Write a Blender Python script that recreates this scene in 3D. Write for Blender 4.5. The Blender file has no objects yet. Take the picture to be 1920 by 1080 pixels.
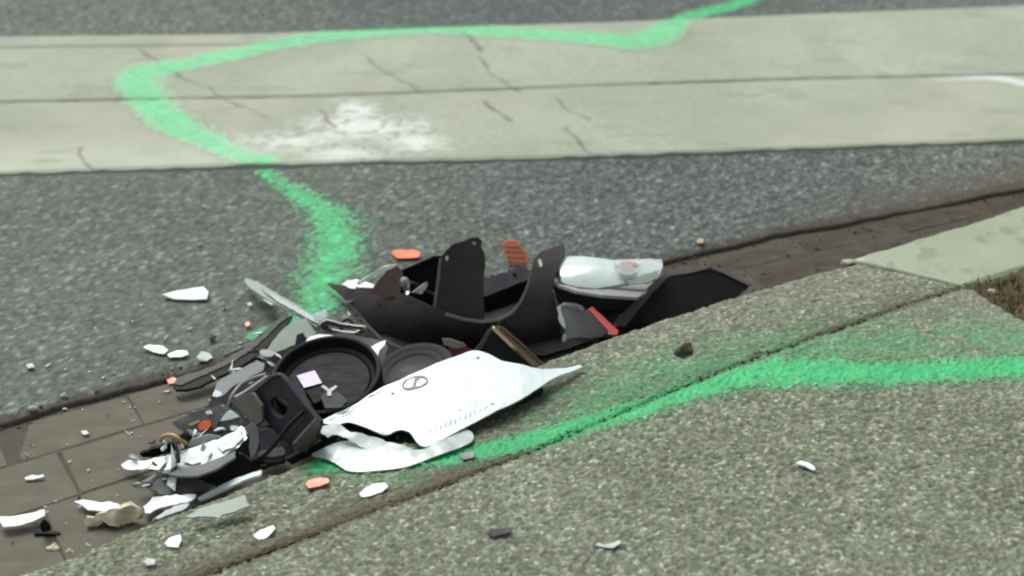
import bpy, bmesh, math, random
import numpy as np
from mathutils import Matrix, Vector

# ------------------------------------------------------------------ camera, world, sun, exposure
S = bpy.context.scene
COL = S.collection
cam_data = bpy.data.cameras.new('camera')
cam = bpy.data.objects.new('camera', cam_data)
COL.objects.link(cam)
cam.location = (0.0, 0.0, 1.57)
cam.rotation_euler = (math.radians(60), 0, 0)
cam_data.sensor_width = 36
cam_data.angle = math.radians(36)
cam_data.clip_start = 0.05
cam_data.clip_end = 1000
cam_data.dof.use_dof = True
cam_data.dof.focus_distance = 2.6
cam_data.dof.aperture_fstop = 2.8
S.camera = cam
S.render.engine = 'CYCLES'
S.cycles.filter_width = 2.15

SUN_EL, SUN_AZ = math.radians(58), math.radians(-35)      # azimuth from +Y, towards +X
world = bpy.data.worlds.new('World')
S.world = world
world.use_nodes = True
wn = world.node_tree.nodes
wl = world.node_tree.links
bg = wn['Background']
sky = wn.new('ShaderNodeTexSky')
sky.sky_type = 'NISHITA'
sky.sun_disc = False
sky.sun_elevation = SUN_EL
sky.sun_rotation = SUN_AZ
sky.dust_density = 6.0
sky.air_density = 1.0
sky.ozone_density = 1.0
hs = wn.new('ShaderNodeHueSaturation')
hs.inputs['Saturation'].default_value = 0.22              # overcast: the blue is veiled by cloud
wl.new(sky.outputs['Color'], hs.inputs['Color'])
wl.new(hs.outputs['Color'], bg.inputs['Color'])
bg.inputs['Strength'].default_value = 0.12
sun_data = bpy.data.lights.new('sun', 'SUN')
sun_data.energy = 1.1
sun_data.angle = math.radians(28)
sun_data.color = (1.0, 0.97, 0.92)
sun = bpy.data.objects.new('sun', sun_data)
COL.objects.link(sun)
sdir = Vector((math.sin(SUN_AZ) * math.cos(SUN_EL), math.cos(SUN_AZ) * math.cos(SUN_EL), math.sin(SUN_EL)))
sun.rotation_euler = sdir.to_track_quat('Z', 'Y').to_euler()
S.view_settings.view_transform = 'Standard'
S.view_settings.look = 'None'
S.view_settings.exposure = 0.55
S.view_settings.gamma = 1.0
S.view_settings.use_curve_mapping = False

rng = np.random.default_rng(7)
random.seed(7)

# ------------------------------------------------------------------ numpy noise helpers
def hash2(ix, iy, seed):
    h = (ix.astype(np.int64) * 374761393 + iy.astype(np.int64) * 668265263 + seed * 982451653) & 0xffffffff
    h = ((h ^ (h >> 13)) * 1274126177) & 0xffffffff
    h = ((h ^ (h >> 16)) * 2246822519) & 0xffffffff
    return ((h ^ (h >> 15)) & 0xffffff) / float(0x1000000)

def vnoise(x, y, scale, seed):
    u, v = x * scale, y * scale
    iu, iv = np.floor(u), np.floor(v)
    fu, fv = u - iu, v - iv
    fu, fv = fu * fu * (3 - 2 * fu), fv * fv * (3 - 2 * fv)
    a, b = hash2(iu, iv, seed), hash2(iu + 1, iv, seed)
    c, d = hash2(iu, iv + 1, seed), hash2(iu + 1, iv + 1, seed)
    return (a * (1 - fu) + b * fu) * (1 - fv) + (c * (1 - fu) + d * fu) * fv

def fbm(x, y, scale, seed, octaves=4):
    t, amp, s = 0, 0.5, 0
    for i in range(octaves):
        t = t + amp * vnoise(x, y, scale * 2 ** i, seed + i)
        s += amp
        amp *= 0.5
    return t / s

def pebbles(x, y, cell, seed):
    """nearest jittered stone: distance in cells to it and three random numbers of its own"""
    u, v = x / cell, y / cell
    iu, iv = np.floor(u), np.floor(v)
    best = np.full(u.shape, 9.0)
    rid = np.zeros(u.shape)
    for di in (-1, 0, 1):
        for dj in (-1, 0, 1):
            ci, cj = iu + di, iv + dj
            r = hash2(ci, cj, seed + 5)
            d = np.hypot(u - ci - hash2(ci, cj, seed), v - cj - hash2(ci, cj, seed + 1)) / (0.65 + 0.7 * r)
            m = d < best
            best = np.where(m, d, best)
            rid = np.where(m, hash2(ci, cj, seed + 9), rid)
    return best, rid

def sstep(a, b, x):
    t = np.clip((x - a) / (b - a), 0, 1)
    return t * t * (3 - 2 * t)

def poly_dist(x, y, pts, vals=None):
    """distance to a polyline (and the value carried along it at the nearest point)"""
    best = np.full(x.shape, 1e9)
    val = np.zeros(x.shape)
    for i in range(len(pts) - 1):
        (x0, y0), (x1, y1) = pts[i][:2], pts[i + 1][:2]
        dx, dy = x1 - x0, y1 - y0
        t = np.clip(((x - x0) * dx + (y - y0) * dy) / (dx * dx + dy * dy + 1e-12), 0, 1)
        d = np.hypot(x - x0 - t * dx, y - y0 - t * dy)
        m = d < best
        best = np.where(m, d, best)
        if vals is not None:
            val = np.where(m, vals[i] * (1 - t) + vals[i + 1] * t, val)
    return (best, val) if vals is not None else best

def smooth_line(pts, n=6):
    pts = [Vector((p[0], p[1], 0)) for p in pts]
    P_ = [pts[0] * 2 - pts[1]] + pts + [pts[-1] * 2 - pts[-2]]
    out = []
    for i in range(1, len(P_) - 2):
        a, b, c, d = P_[i - 1:i + 3]
        for k in range(n):
            t = k / n
            out.append(0.5 * ((2 * b) + (c - a) * t + (2 * a - 5 * b + 4 * c - d) * t * t + (3 * b - a - 3 * c + d) * t ** 3))
    out.append(pts[-1])
    return [(p.x, p.y) for p in out]

# ------------------------------------------------------------------ object helpers
def tag(o, label=None, cat=None, group=None, kind=None):
    if label: o['label'] = label
    if cat: o['category'] = cat
    if group: o['group'] = group
    if kind: o['kind'] = kind
    return o

WORLD = {}
def place(o, M=None, parent=None):
    COL.objects.link(o)
    M = M or Matrix.Identity(4)
    WORLD[o.name] = M
    if parent is not None:
        o.parent = parent
        o.matrix_basis = WORLD[parent.name].inverted() @ M
    else:
        o.matrix_basis = M
    return o

def grid_object(name, X, Y, Z, colour, mat, keep=None, extra=None, parent=None):
    n, m = X.shape
    co = np.stack([X, Y, Z], -1).reshape(-1, 3)
    idx = np.arange(n * m).reshape(n, m)
    q = np.stack([idx[:-1, :-1], idx[:-1, 1:], idx[1:, 1:], idx[1:, :-1]], -1)
    q = q[keep] if keep is not None else q.reshape(-1, 4)
    used = np.unique(q)
    remap = np.full(n * m, -1)
    remap[used] = np.arange(len(used))
    q = remap[q]
    co = co[used]
    me = bpy.data.meshes.new(name)
    me.vertices.add(len(co))
    me.vertices.foreach_set('co', co.astype(np.float32).ravel())
    me.loops.add(q.size)
    me.loops.foreach_set('vertex_index', q.astype(np.int32).ravel())
    me.polygons.add(len(q))
    me.polygons.foreach_set('loop_start', np.arange(0, q.size, 4, dtype=np.int32))
    me.update(calc_edges=True)
    me.polygons.foreach_set('use_smooth', np.ones(len(q), dtype=bool))
    if colour is not None:
        at = me.color_attributes.new('tone', 'FLOAT_COLOR', 'POINT')
        c4 = np.ones((len(co), 4), np.float32)
        c4[:, :3] = colour.reshape(-1, 3)[used]
        at.data.foreach_set('color', c4.ravel())
    me.materials.append(mat)
    me.validate()
    o = bpy.data.objects.new(name, me)
    return place(o, None, parent)

# ------------------------------------------------------------------ materials
def new_mat(name):
    m = bpy.data.materials.new(name)
    m.use_nodes = True
    return m, m.node_tree.nodes, m.node_tree.links, m.node_tree.nodes['Principled BSDF']

def ground_mat(name, rough, grain_scale, grain, bump, spec=0.3):
    m, n, l, b = new_mat(name)
    at = n.new('ShaderNodeAttribute'); at.attribute_name = 'tone'
    tc = n.new('ShaderNodeTexCoord')
    nz = n.new('ShaderNodeTexNoise'); nz.inputs['Scale'].default_value = grain_scale; nz.inputs['Detail'].default_value = 4
    l.new(tc.outputs['Object'], nz.inputs['Vector'])
    mr = n.new('ShaderNodeMapRange')
    mr.inputs['From Min'].default_value = 0.3; mr.inputs['From Max'].default_value = 0.7
    mr.inputs['To Min'].default_value = 1 - grain; mr.inputs['To Max'].default_value = 1 + grain
    l.new(nz.outputs['Fac'], mr.inputs['Value'])
    mx = n.new('ShaderNodeMix'); mx.data_type = 'RGBA'; mx.blend_type = 'MULTIPLY'; mx.inputs[0].default_value = 1
    l.new(at.outputs['Color'], mx.inputs[6]); l.new(mr.outputs['Result'], mx.inputs[7])
    l.new(mx.outputs[2], b.inputs['Base Color'])
    b.inputs['Roughness'].default_value = rough
    b.inputs['Specular IOR Level'].default_value = spec
    bp = n.new('ShaderNodeBump'); bp.inputs['Strength'].default_value = bump; bp.inputs['Distance'].default_value = 0.002
    l.new(nz.outputs['Fac'], bp.inputs['Height']); l.new(bp.outputs['Normal'], b.inputs['Normal'])
    return m

def stuff_mat(name, col, rough=0.45, dust=0.0, dust_col=(0.09, 0.08, 0.065), metal=0.0, trans=0.0, coat=0.0,
              mottle=0.12, bump=0.05, scale=25.0, spec=0.5, sss=0.0):
    """plastic, paint, metal: mottled base colour, dust in patches, scuffs in gloss and relief"""
    m, n, l, b = new_mat(name)
    tc = n.new('ShaderNodeTexCoord')
    nz = n.new('ShaderNodeTexNoise'); nz.inputs['Scale'].default_value = scale; nz.inputs['Detail'].default_value = 6
    nz.inputs['Roughness'].default_value = 0.65
    l.new(tc.outputs['Object'], nz.inputs['Vector'])
    mr = n.new('ShaderNodeMapRange')
    mr.inputs['From Min'].default_value = 0.3; mr.inputs['From Max'].default_value = 0.7
    mr.inputs['To Min'].default_value = 1 - mottle; mr.inputs['To Max'].default_value = 1 + mottle * 0.5
    l.new(nz.outputs['Fac'], mr.inputs['Value'])
    mx = n.new('ShaderNodeMix'); mx.data_type = 'RGBA'; mx.blend_type = 'MULTIPLY'; mx.inputs[0].default_value = 1
    mx.inputs[6].default_value = (*col, 1); l.new(mr.outputs['Result'], mx.inputs[7])
    out = mx.outputs[2]
    n2 = n.new('ShaderNodeTexNoise'); n2.inputs['Scale'].default_value = scale * 2.3; n2.inputs['Detail'].default_value = 8
    n2.inputs['Roughness'].default_value = 0.7
    sc = n.new('ShaderNodeMapping'); sc.inputs['Scale'].default_value = (0.35, 1.6, 1.0); sc.inputs['Rotation'].default_value = (0, 0, 0.5)
    l.new(tc.outputs['Object'], sc.inputs['Vector']); l.new(sc.outputs['Vector'], n2.inputs['Vector'])
    if dust:
        r2 = n.new('ShaderNodeMapRange')
        r2.inputs['From Min'].default_value = 0.45; r2.inputs['From Max'].default_value = 0.75
        r2.inputs['To Max'].default_value = dust
        l.new(n2.outputs['Fac'], r2.inputs['Value'])
        m2 = n.new('ShaderNodeMix'); m2.data_type = 'RGBA'
        l.new(r2.outputs['Result'], m2.inputs[0]); l.new(out, m2.inputs[6]); m2.inputs[7].default_value = (*dust_col, 1)
        out = m2.outputs[2]
    l.new(out, b.inputs['Base Color'])
    r3 = n.new('ShaderNodeMapRange')
    r3.inputs['From Min'].default_value = 0.3; r3.inputs['From Max'].default_value = 0.7
    r3.inputs['To Min'].default_value = max(0.02, rough - 0.1); r3.inputs['To Max'].default_value = min(1, rough + 0.14)
    l.new(n2.outputs['Fac'], r3.inputs['Value']); l.new(r3.outputs['Result'], b.inputs['Roughness'])
    b.inputs['Metallic'].default_value = metal
    b.inputs['Transmission Weight'].default_value = trans
    b.inputs['Coat Weight'].default_value = coat
    b.inputs['Specular IOR Level'].default_value = spec
    b.inputs['IOR'].default_value = 1.49
    bp = n.new('ShaderNodeBump'); bp.inputs['Strength'].default_value = bump; bp.inputs['Distance'].default_value = 0.004
    l.new(n2.outputs['Fac'], bp.inputs['Height']); l.new(bp.outputs['Normal'], b.inputs['Normal'])
    return m

M = {
    'asphalt': ground_mat('asphalt', 0.85, 420, 0.25, 0.35, 0.25),
    'concrete': ground_mat('pale concrete', 0.9, 260, 0.10, 0.2, 0.2),
    'aggregate': ground_mat('exposed aggregate', 0.85, 500, 0.22, 0.3, 0.25),
    'soil': ground_mat('soil', 0.95, 300, 0.3, 0.5, 0.1),
    'paver': stuff_mat('brown paver', (0.125, 0.122, 0.095), 0.9, 0.5, (0.085, 0.076, 0.058), mottle=0.22, bump=0.3, scale=13, spec=0.12),
    'paver_dark': stuff_mat('dirty brown paver', (0.076, 0.069, 0.054), 0.92, 0.75, (0.04, 0.034, 0.025), mottle=0.35, bump=0.5, scale=16, spec=0.1),
    'paint': ground_mat('green spray paint', 0.6, 380, 0.12, 0.15, 0.3),
    'black': stuff_mat('black plastic', (0.0085, 0.008, 0.0075), 0.55, 0.15, (0.03, 0.027, 0.024), spec=0.12),
    'black_satin': stuff_mat('satin black plastic', (0.0065, 0.0065, 0.009), 0.5, 0.0, spec=0.10, mottle=0.05, bump=0.015),
    'brownblack': stuff_mat('weathered black plastic', (0.0165, 0.0142, 0.0122), 0.38, 0.32, (0.045, 0.039, 0.033), spec=0.3),
    'rust': stuff_mat('brown plastic', (0.045, 0.026, 0.02), 0.5, 0.25),
    'slate': stuff_mat('dark slate plastic', (0.026, 0.028, 0.033), 0.5, 0.2, (0.045, 0.045, 0.045), spec=0.2),
    'grey': stuff_mat('grey plastic', (0.098, 0.105, 0.10), 0.45, 0.3, (0.05, 0.05, 0.045)),
    'midgrey': stuff_mat('mid grey plastic', (0.19, 0.20, 0.20), 0.45, 0.2, (0.1, 0.1, 0.09)),
    'edge': stuff_mat('scuffed grey plastic', (0.078, 0.078, 0.068), 0.5, 0.3, (0.14, 0.14, 0.125)),
    'palegrey': stuff_mat('pale grey plastic', (0.33, 0.36, 0.36), 0.4, 0.3, (0.14, 0.13, 0.11)),
    'pane': stuff_mat('greenish clear plastic', (0.34, 0.43, 0.36), 0.22, 0.15, (0.2, 0.23, 0.19), trans=0.4, mottle=0.08),
    'white': stuff_mat('white painted plastic', (0.56, 0.655, 0.655), 0.32, 0.22, (0.40, 0.44, 0.42), coat=0.3, mottle=0.07, bump=0.02),
    'torn': stuff_mat('torn white plastic', (0.60, 0.68, 0.66), 0.4, 0.5, (0.28, 0.31, 0.29), mottle=0.15, bump=0.25, scale=22),
    'milk': stuff_mat('milky plastic sheet', (0.34, 0.44, 0.41), 0.28, 0.15, (0.28, 0.34, 0.31), trans=0.25, coat=0.3, mottle=0.1),
    'lens': stuff_mat('headlamp lens', (0.54, 0.66, 0.63), 0.14, 0.15, (0.32, 0.38, 0.36), trans=0.25, coat=0.6, mottle=0.2, scale=9),
    'glass': stuff_mat('clear lamp plastic', (0.8, 0.82, 0.8), 0.1, 0.0, trans=0.8, mottle=0.05),
    'orange': stuff_mat('orange lens plastic', (0.72, 0.14, 0.05), 0.3, 0.15, (0.4, 0.2, 0.1), mottle=0.2),
    'salmon': stuff_mat('faded orange lens plastic', (0.62, 0.22, 0.12), 0.35, 0.4, (0.62, 0.40, 0.29), mottle=0.2),
    'red': stuff_mat('red plastic', (0.38, 0.035, 0.03), 0.35, 0.15),
    'darkred': stuff_mat('dark red plastic', (0.11, 0.008, 0.012), 0.35, 0.1),
    'chrome': stuff_mat('dull chrome', (0.62, 0.63, 0.58), 0.22, 0.4, (0.08, 0.08, 0.07), metal=0.9),
    'bronze': stuff_mat('bronze trim', (0.45, 0.34, 0.21), 0.18, 0.0, metal=0.85, mottle=0.05, bump=0.01),
    'cream': stuff_mat('cream foam', (0.55, 0.5, 0.36), 0.7, 0.4, (0.28, 0.24, 0.16), mottle=0.3, bump=0.5, scale=50),
    'tan': stuff_mat('tan plastic', (0.36, 0.25, 0.12), 0.5, 0.2),
    'lilac': stuff_mat('printed label paper', (0.56, 0.52, 0.68), 0.6, 0.1, mottle=0.05),
    'ink': stuff_mat('grey print', (0.2, 0.2, 0.22), 0.6),
    'faint': stuff_mat('faint print', (0.5, 0.54, 0.55), 0.6),
    'stone': stuff_mat('pale stone', (0.42, 0.4, 0.36), 0.8, 0.3),
    'grime': stuff_mat('gutter grime', (0.055, 0.043, 0.031), 0.95, 0.4, mottle=0.4, bump=0.5, scale=60),
    'grass': stuff_mat('grass blades', (0.085, 0.1, 0.03), 0.7, 0.5, (0.16, 0.13, 0.06), mottle=0.5, scale=40),
}

# ------------------------------------------------------------------ the lines of the street (metres)
FARX = np.array([-200., -60., -20., -8., -4., -2.6])
def axis(lo, hi, step, coarse=FARX):
    return np.concatenate([coarse[coarse < lo - .01], np.arange(lo, hi, step), -coarse[::-1][-coarse[::-1] > hi + .01]])

def line(pts):
    xs = np.array([p[0] for p in pts]); ys = np.array([p[1] for p in pts])
    s0 = (ys[1] - ys[0]) / (xs[1] - xs[0]); s1 = (ys[-1] - ys[-2]) / (xs[-1] - xs[-2])
    def f(x):
        x = np.asarray(x, float)
        y = np.interp(x, xs, ys)
        y = np.where(x < xs[0], ys[0] + (x - xs[0]) * s0, y)
        return np.where(x > xs[-1], ys[-1] + (x - xs[-1]) * s1, y)
    # round the corners of the polyline a little
    return lambda x: (f(np.asarray(x) - .12) + f(np.asarray(x) - .06) + f(x) + f(np.asarray(x) + .06) + f(np.asarray(x) + .12)) / 5

edge_asphalt = line([(-0.8898, 2.2559, 0.0), (-0.7248, 2.3474, 0.0), (-0.6121, 2.4084, 0.0), (-0.2065, 2.6161, 0.0), (0.33, 2.8469, 0.0), (0.5539, 2.9499, 0.0), (0.8612, 3.0638, 0.0), (1.1481, 3.1738, 0.0)])
edge_kerb = line([(-0.726, 1.8544, 0.015), (-0.3827, 2.0776, 0.029), (0.0957, 2.3936, 0.061), (0.4426, 2.5738, 0.084), (0.6359, 2.6464, 0.093), (0.8342, 2.7519, 0.097), (1.0495, 2.8793, 0.097)])
edge_groove = line([(-0.4434, 1.8122, 0.03), (-0.262, 1.9127, 0.045), (0.0, 2.0501, 0.06), (0.31, 2.2508, 0.081), (0.8317, 2.531, 0.103)])
strip_near = line([(-1.1608, 3.2257, 0.012), (-0.5867, 3.2706, 0.012), (0.0, 3.302, 0.012), (0.5985, 3.3544, 0.012), (1.2113, 3.4051, 0.012)])
strip_mid = line([(-1.2738, 3.6274, 0.012), (-0.4284, 3.6678, 0.012), (0.0, 3.7124, 0.012), (0.6573, 3.7721, 0.012), (1.3246, 3.8079, 0.012)])
strip_far = line([(-1.4009, 4.079, 0.012), (-0.7033, 4.0993, 0.012), (0.0, 4.1653, 0.012), (0.7233, 4.2416, 0.012), (1.4713, 4.3292, 0.012)])
def z_kerb(x):
    return .012 + .085 * sstep(-.9, .9, x)

# ------------------------------------------------------------------ spray paint: the line sprayed round the debris
paint_strip_line = smooth_line([(0.7555, 4.4632, 0.0), (0.6382, 4.3471, 0.012), (0.4977, 4.246, 0.012), (0.4103, 4.0993, 0.012), (0.3399, 4.035, 0.012), (0.2325, 4.0589, 0.012), (0.0, 4.1034, 0.012), (-0.236, 4.1321, 0.012), (-0.4535, 4.0911, 0.012),
    (-0.6199, 4.0192, 0.012), (-0.7638, 3.9263, 0.012), (-0.8787, 3.859, 0.012), (-0.9616, 3.8007, 0.012), (-0.921, 3.6678, 0.012), (-0.84, 3.523, 0.012), (-0.7566, 3.4172, 0.012), (-0.6577, 3.3339, 0.012), (-0.5728, 3.2762, 0.012)])
paint_road_line = smooth_line([(-0.5654, 3.2506, 0.0), (-0.5357, 3.2009, 0.0), (-0.4734, 3.1312, 0.0), (-0.4121, 3.0536, 0.0), (-0.3737, 2.9571, 0.0), (-0.3701, 2.8288, 0.0), (-0.3762, 2.7193, 0.0), (-0.3842, 2.6362, 0.0), (-0.4249, 2.5862, 0.0), (-0.4941, 2.5338, 0.0)])
paint_walk_line = smooth_line([(-0.3129, 2.0763, 0.03), (-0.1558, 2.0734, 0.045), (-0.0521, 2.086, 0.055), (0.0437, 2.1117, 0.06), (0.1237, 2.1456, 0.066), (0.2142, 2.1824, 0.075), (0.3074, 2.2245, 0.08), (0.3919, 2.2534, 0.088),
    (0.4756, 2.2673, 0.092), (0.5993, 2.2481, 0.098), (0.7266, 2.25, 0.1), (0.8743, 2.2583, 0.1), (0.997, 2.2717, 0.1)])

def along(pts, marks):
    """values along a polyline, linear between (fraction, value) marks"""
    L = [0.0]
    for a, b in zip(pts[:-1], pts[1:]):
        L.append(L[-1] + math.hypot(b[0] - a[0], b[1] - a[1]))
    f = np.array(L) / L[-1]
    return list(np.interp(f, [m[0] for m in marks], [m[1] for m in marks]))

W_strip = along(paint_strip_line, [(0, .030), (.14, .040), (.2, .068), (.27, .050), (.45, .046), (.7, .046), (.77, .068), (.83, .056), (.93, .066), (1, .066)])
W_road = along(paint_road_line, [(0, .02), (.2, .034), (.33, .058), (.55, .068), (.75, .06), (.85, .03), (1, .010)])
W_walk = along(paint_walk_line, [(0, .026), (.25, .028), (.5, .034), (.62, .050), (.72, .040), (1, .034)])

def paint_density(x, y, which):
    pts, w = {'strip': (paint_strip_line, W_strip), 'road': (paint_road_line, W_road), 'walk': (paint_walk_line, W_walk)}[which]
    d, ww = poly_dist(x, y, pts, w)
    return d / ww

def lerp(c, d, f):
    return c * (1 - f[..., None]) + np.array(d) * f[..., None]

PAINT = np.array((.034, .36, .130))
def paint_sheet(name, label, X, Y, Z, dens, lift, under, soft=.9, core=.45, fine=230, seed=50, tint=PAINT, ragged=1.3, film=.93):
    """the paint film: faces of the surface below it, a hair higher; thin at its rims, where the ground shows through"""
    nz = .5 * vnoise(X, Y, fine, seed) + .3 * vnoise(X, Y, 90, seed + 1) + .2 * fbm(X, Y, 14, seed + 2, 3)
    cover = np.clip(1 - (dens - core) / soft + (nz - .5) * ragged, 0, 1) * (dens < 4)
    keep = cover[:-1, :-1] > .13
    n2 = fbm(X, Y, 60, seed + 3, 3)
    c = np.ones(X.shape + (3,)) * tint * (.74 + .5 * n2)[..., None]
    bright = under.mean(-1) / (under.mean() + 1e-6)
    c = c * (.55 + .45 * np.clip(bright, .2, 2.4))[..., None]
    k = np.clip(cover * 1.15, 0, 1)[..., None] * film
    o = grid_object(name, X, Y, Z + lift, under * (1 - k) + c * k, M['paint'], keep=keep)
    return tag(o, label, 'paint line')

# ------------------------------------------------------------------ road
xs = axis(-1.72, 1.72, .0046)
ts = np.concatenate([[-.04, -.02, -.008, -.003], np.arange(0, 2.6, .0046), [2.8, 3.2, 5, 10, 25, 70, 200]])
X = np.tile(xs[None, :], (len(ts), 1))
rag = (fbm(X, X * 0 + .5, 9, 3, 4) - .5) * .03 * (np.abs(X) < 2)
Y = edge_asphalt(X) + rag + ts[:, None]
T = ts[:, None] + 0 * X
pd, pid = pebbles(X, Y, .0085, 21)
big = fbm(X, Y, 3.0, 31, 4)
stone = np.clip(1 - pd, 0, 1)
Z = .0016 * np.sqrt(stone) + .0012 * (fbm(X, Y, 60, 33, 3) - .5) + .004 * (big - .5)
Z = np.where(np.abs(X) < 1.75, Z, 0)
Z += -.035 * sstep(0, -.012, T) - .004 * sstep(.03, 0, T)
base = np.ones(X.shape + (3,)) * np.array((.088, .106, .088))
base = lerp(base, (.069, .083, .078), sstep(-.35, .15, X + .35 * (Y - 2.9)) * sstep(1.3, .6, X) * .85)   # newer, bluer patch in the middle
tone = .70 + .62 * pid * sstep(.0, .35, stone) + .30 * (big - .5)
tone *= np.where(pid > .93, 1.55, 1.0)
tone *= .72 + .28 * sstep(.02, .35, stone)
gn = np.clip((.5 * vnoise(X, Y, 140, 38) + .5 * vnoise(X, Y, 260, 39) - .5) * 2.2 + .5, 0, 1.2)
amp = .24 + .32 * sstep(-.45, .2, X) * (Y < strip_near(X))
tone *= 1 + amp * (2.0 * gn - 1.0)
C = base * tone[..., None]
C = lerp(C, (.045, .035, .026), sstep(.035, .0, T + .03 * (fbm(X, Y, 14, 36) - .5)) * .8)
C = lerp(C, (.07, .058, .045), sstep(.2, .02, T + .14 * (fbm(X, Y, 9, 37) - .5)) * .65 * sstep(.4, .9, X))
dr = paint_density(X, Y, 'road')
C0 = C
C = lerp(C, PAINT * .75, np.clip(1.0 - (dr - .3) / 1.3, 0, 1) ** 2 * .55)
far_d = paint_density(X, Y, 'strip')
C = lerp(C, PAINT * .8, np.clip(1.35 - far_d, 0, 1) * .5 * (Y > strip_far(X)))
xc, yc = X[:-1, :-1], Y[:-1, :-1]
hidden = (yc > strip_near(xc) + .03) & (yc < strip_far(xc) - .05) & (np.abs(xc) < 1.7)
road = tag(grid_object('road', X, Y, Z, C, M['asphalt'], keep=~hidden), kind='structure')
near_road = (Y < strip_near(X) - .004)
paint_sheet('spray_paint_line', 'speckled green spray paint line curving over the asphalt into the back of the debris pile', X, Y, Z, np.where(near_road, dr, 9), .0009, C0, soft=1.05, core=.1, seed=51, fine=190, ragged=2.4, film=.9)
paint_sheet('spray_paint_line', 'short green spray paint tail on the asphalt beyond the far edge of the concrete strip', X, Y, Z, np.where((Y > strip_far(X) + .004) & (X > .2), far_d, 9), .0009, C0, soft=.5, core=.5, seed=57)

# ------------------------------------------------------------------ concrete strip: two courses with a joint, cracked and stained
strip_root = place(bpy.data.objects.new('concrete_strip', None))
tag(strip_root, kind='structure')
cracks = [[(-0.9983, 3.9801, 0.012), (-0.9234, 3.8738, 0.012), (-0.8597, 3.7935, 0.012), (-0.7991, 3.7368, 0.012)], [(-0.775, 3.7228, 0.012), (-0.7274, 3.6542, 0.012), (-0.6652, 3.5942, 0.012), (-0.5972, 3.5294, 0.012)],
    [(-0.3951, 3.9492, 0.012), (-0.3632, 3.8664, 0.012), (-0.2951, 3.7828, 0.012), (-0.2286, 3.6883, 0.012)], [(-0.0876, 3.9188, 0.012), (-0.0482, 3.8007, 0.012), (0.0202, 3.6883, 0.012)],
    [(0.1095, 3.6542, 0.012), (0.1339, 3.5778, 0.012), (0.1939, 3.5103, 0.012)], [(0.1305, 3.4664, 0.012), (0.1575, 3.3991, 0.012), (0.1829, 3.3164, 0.012)], [(-1.0118, 3.3514, 0.012), (-0.9843, 3.2876, 0.012), (-0.9359, 3.2257, 0.012)],
    [(-0.8042, 3.5615, 0.012), (-0.7589, 3.5039, 0.012)], [(-0.4725, 3.5778, 0.012), (-0.4197, 3.4664, 0.012)], [(-0.1321, 4.1074, 0.012), (-0.0785, 3.9684, 0.012)], [(-0.073, 3.6274, 0.012), (0.0, 3.5134, 0.012)]]
xs = axis(-1.72, 1.72, .0044)
paint_rows = []
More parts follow.
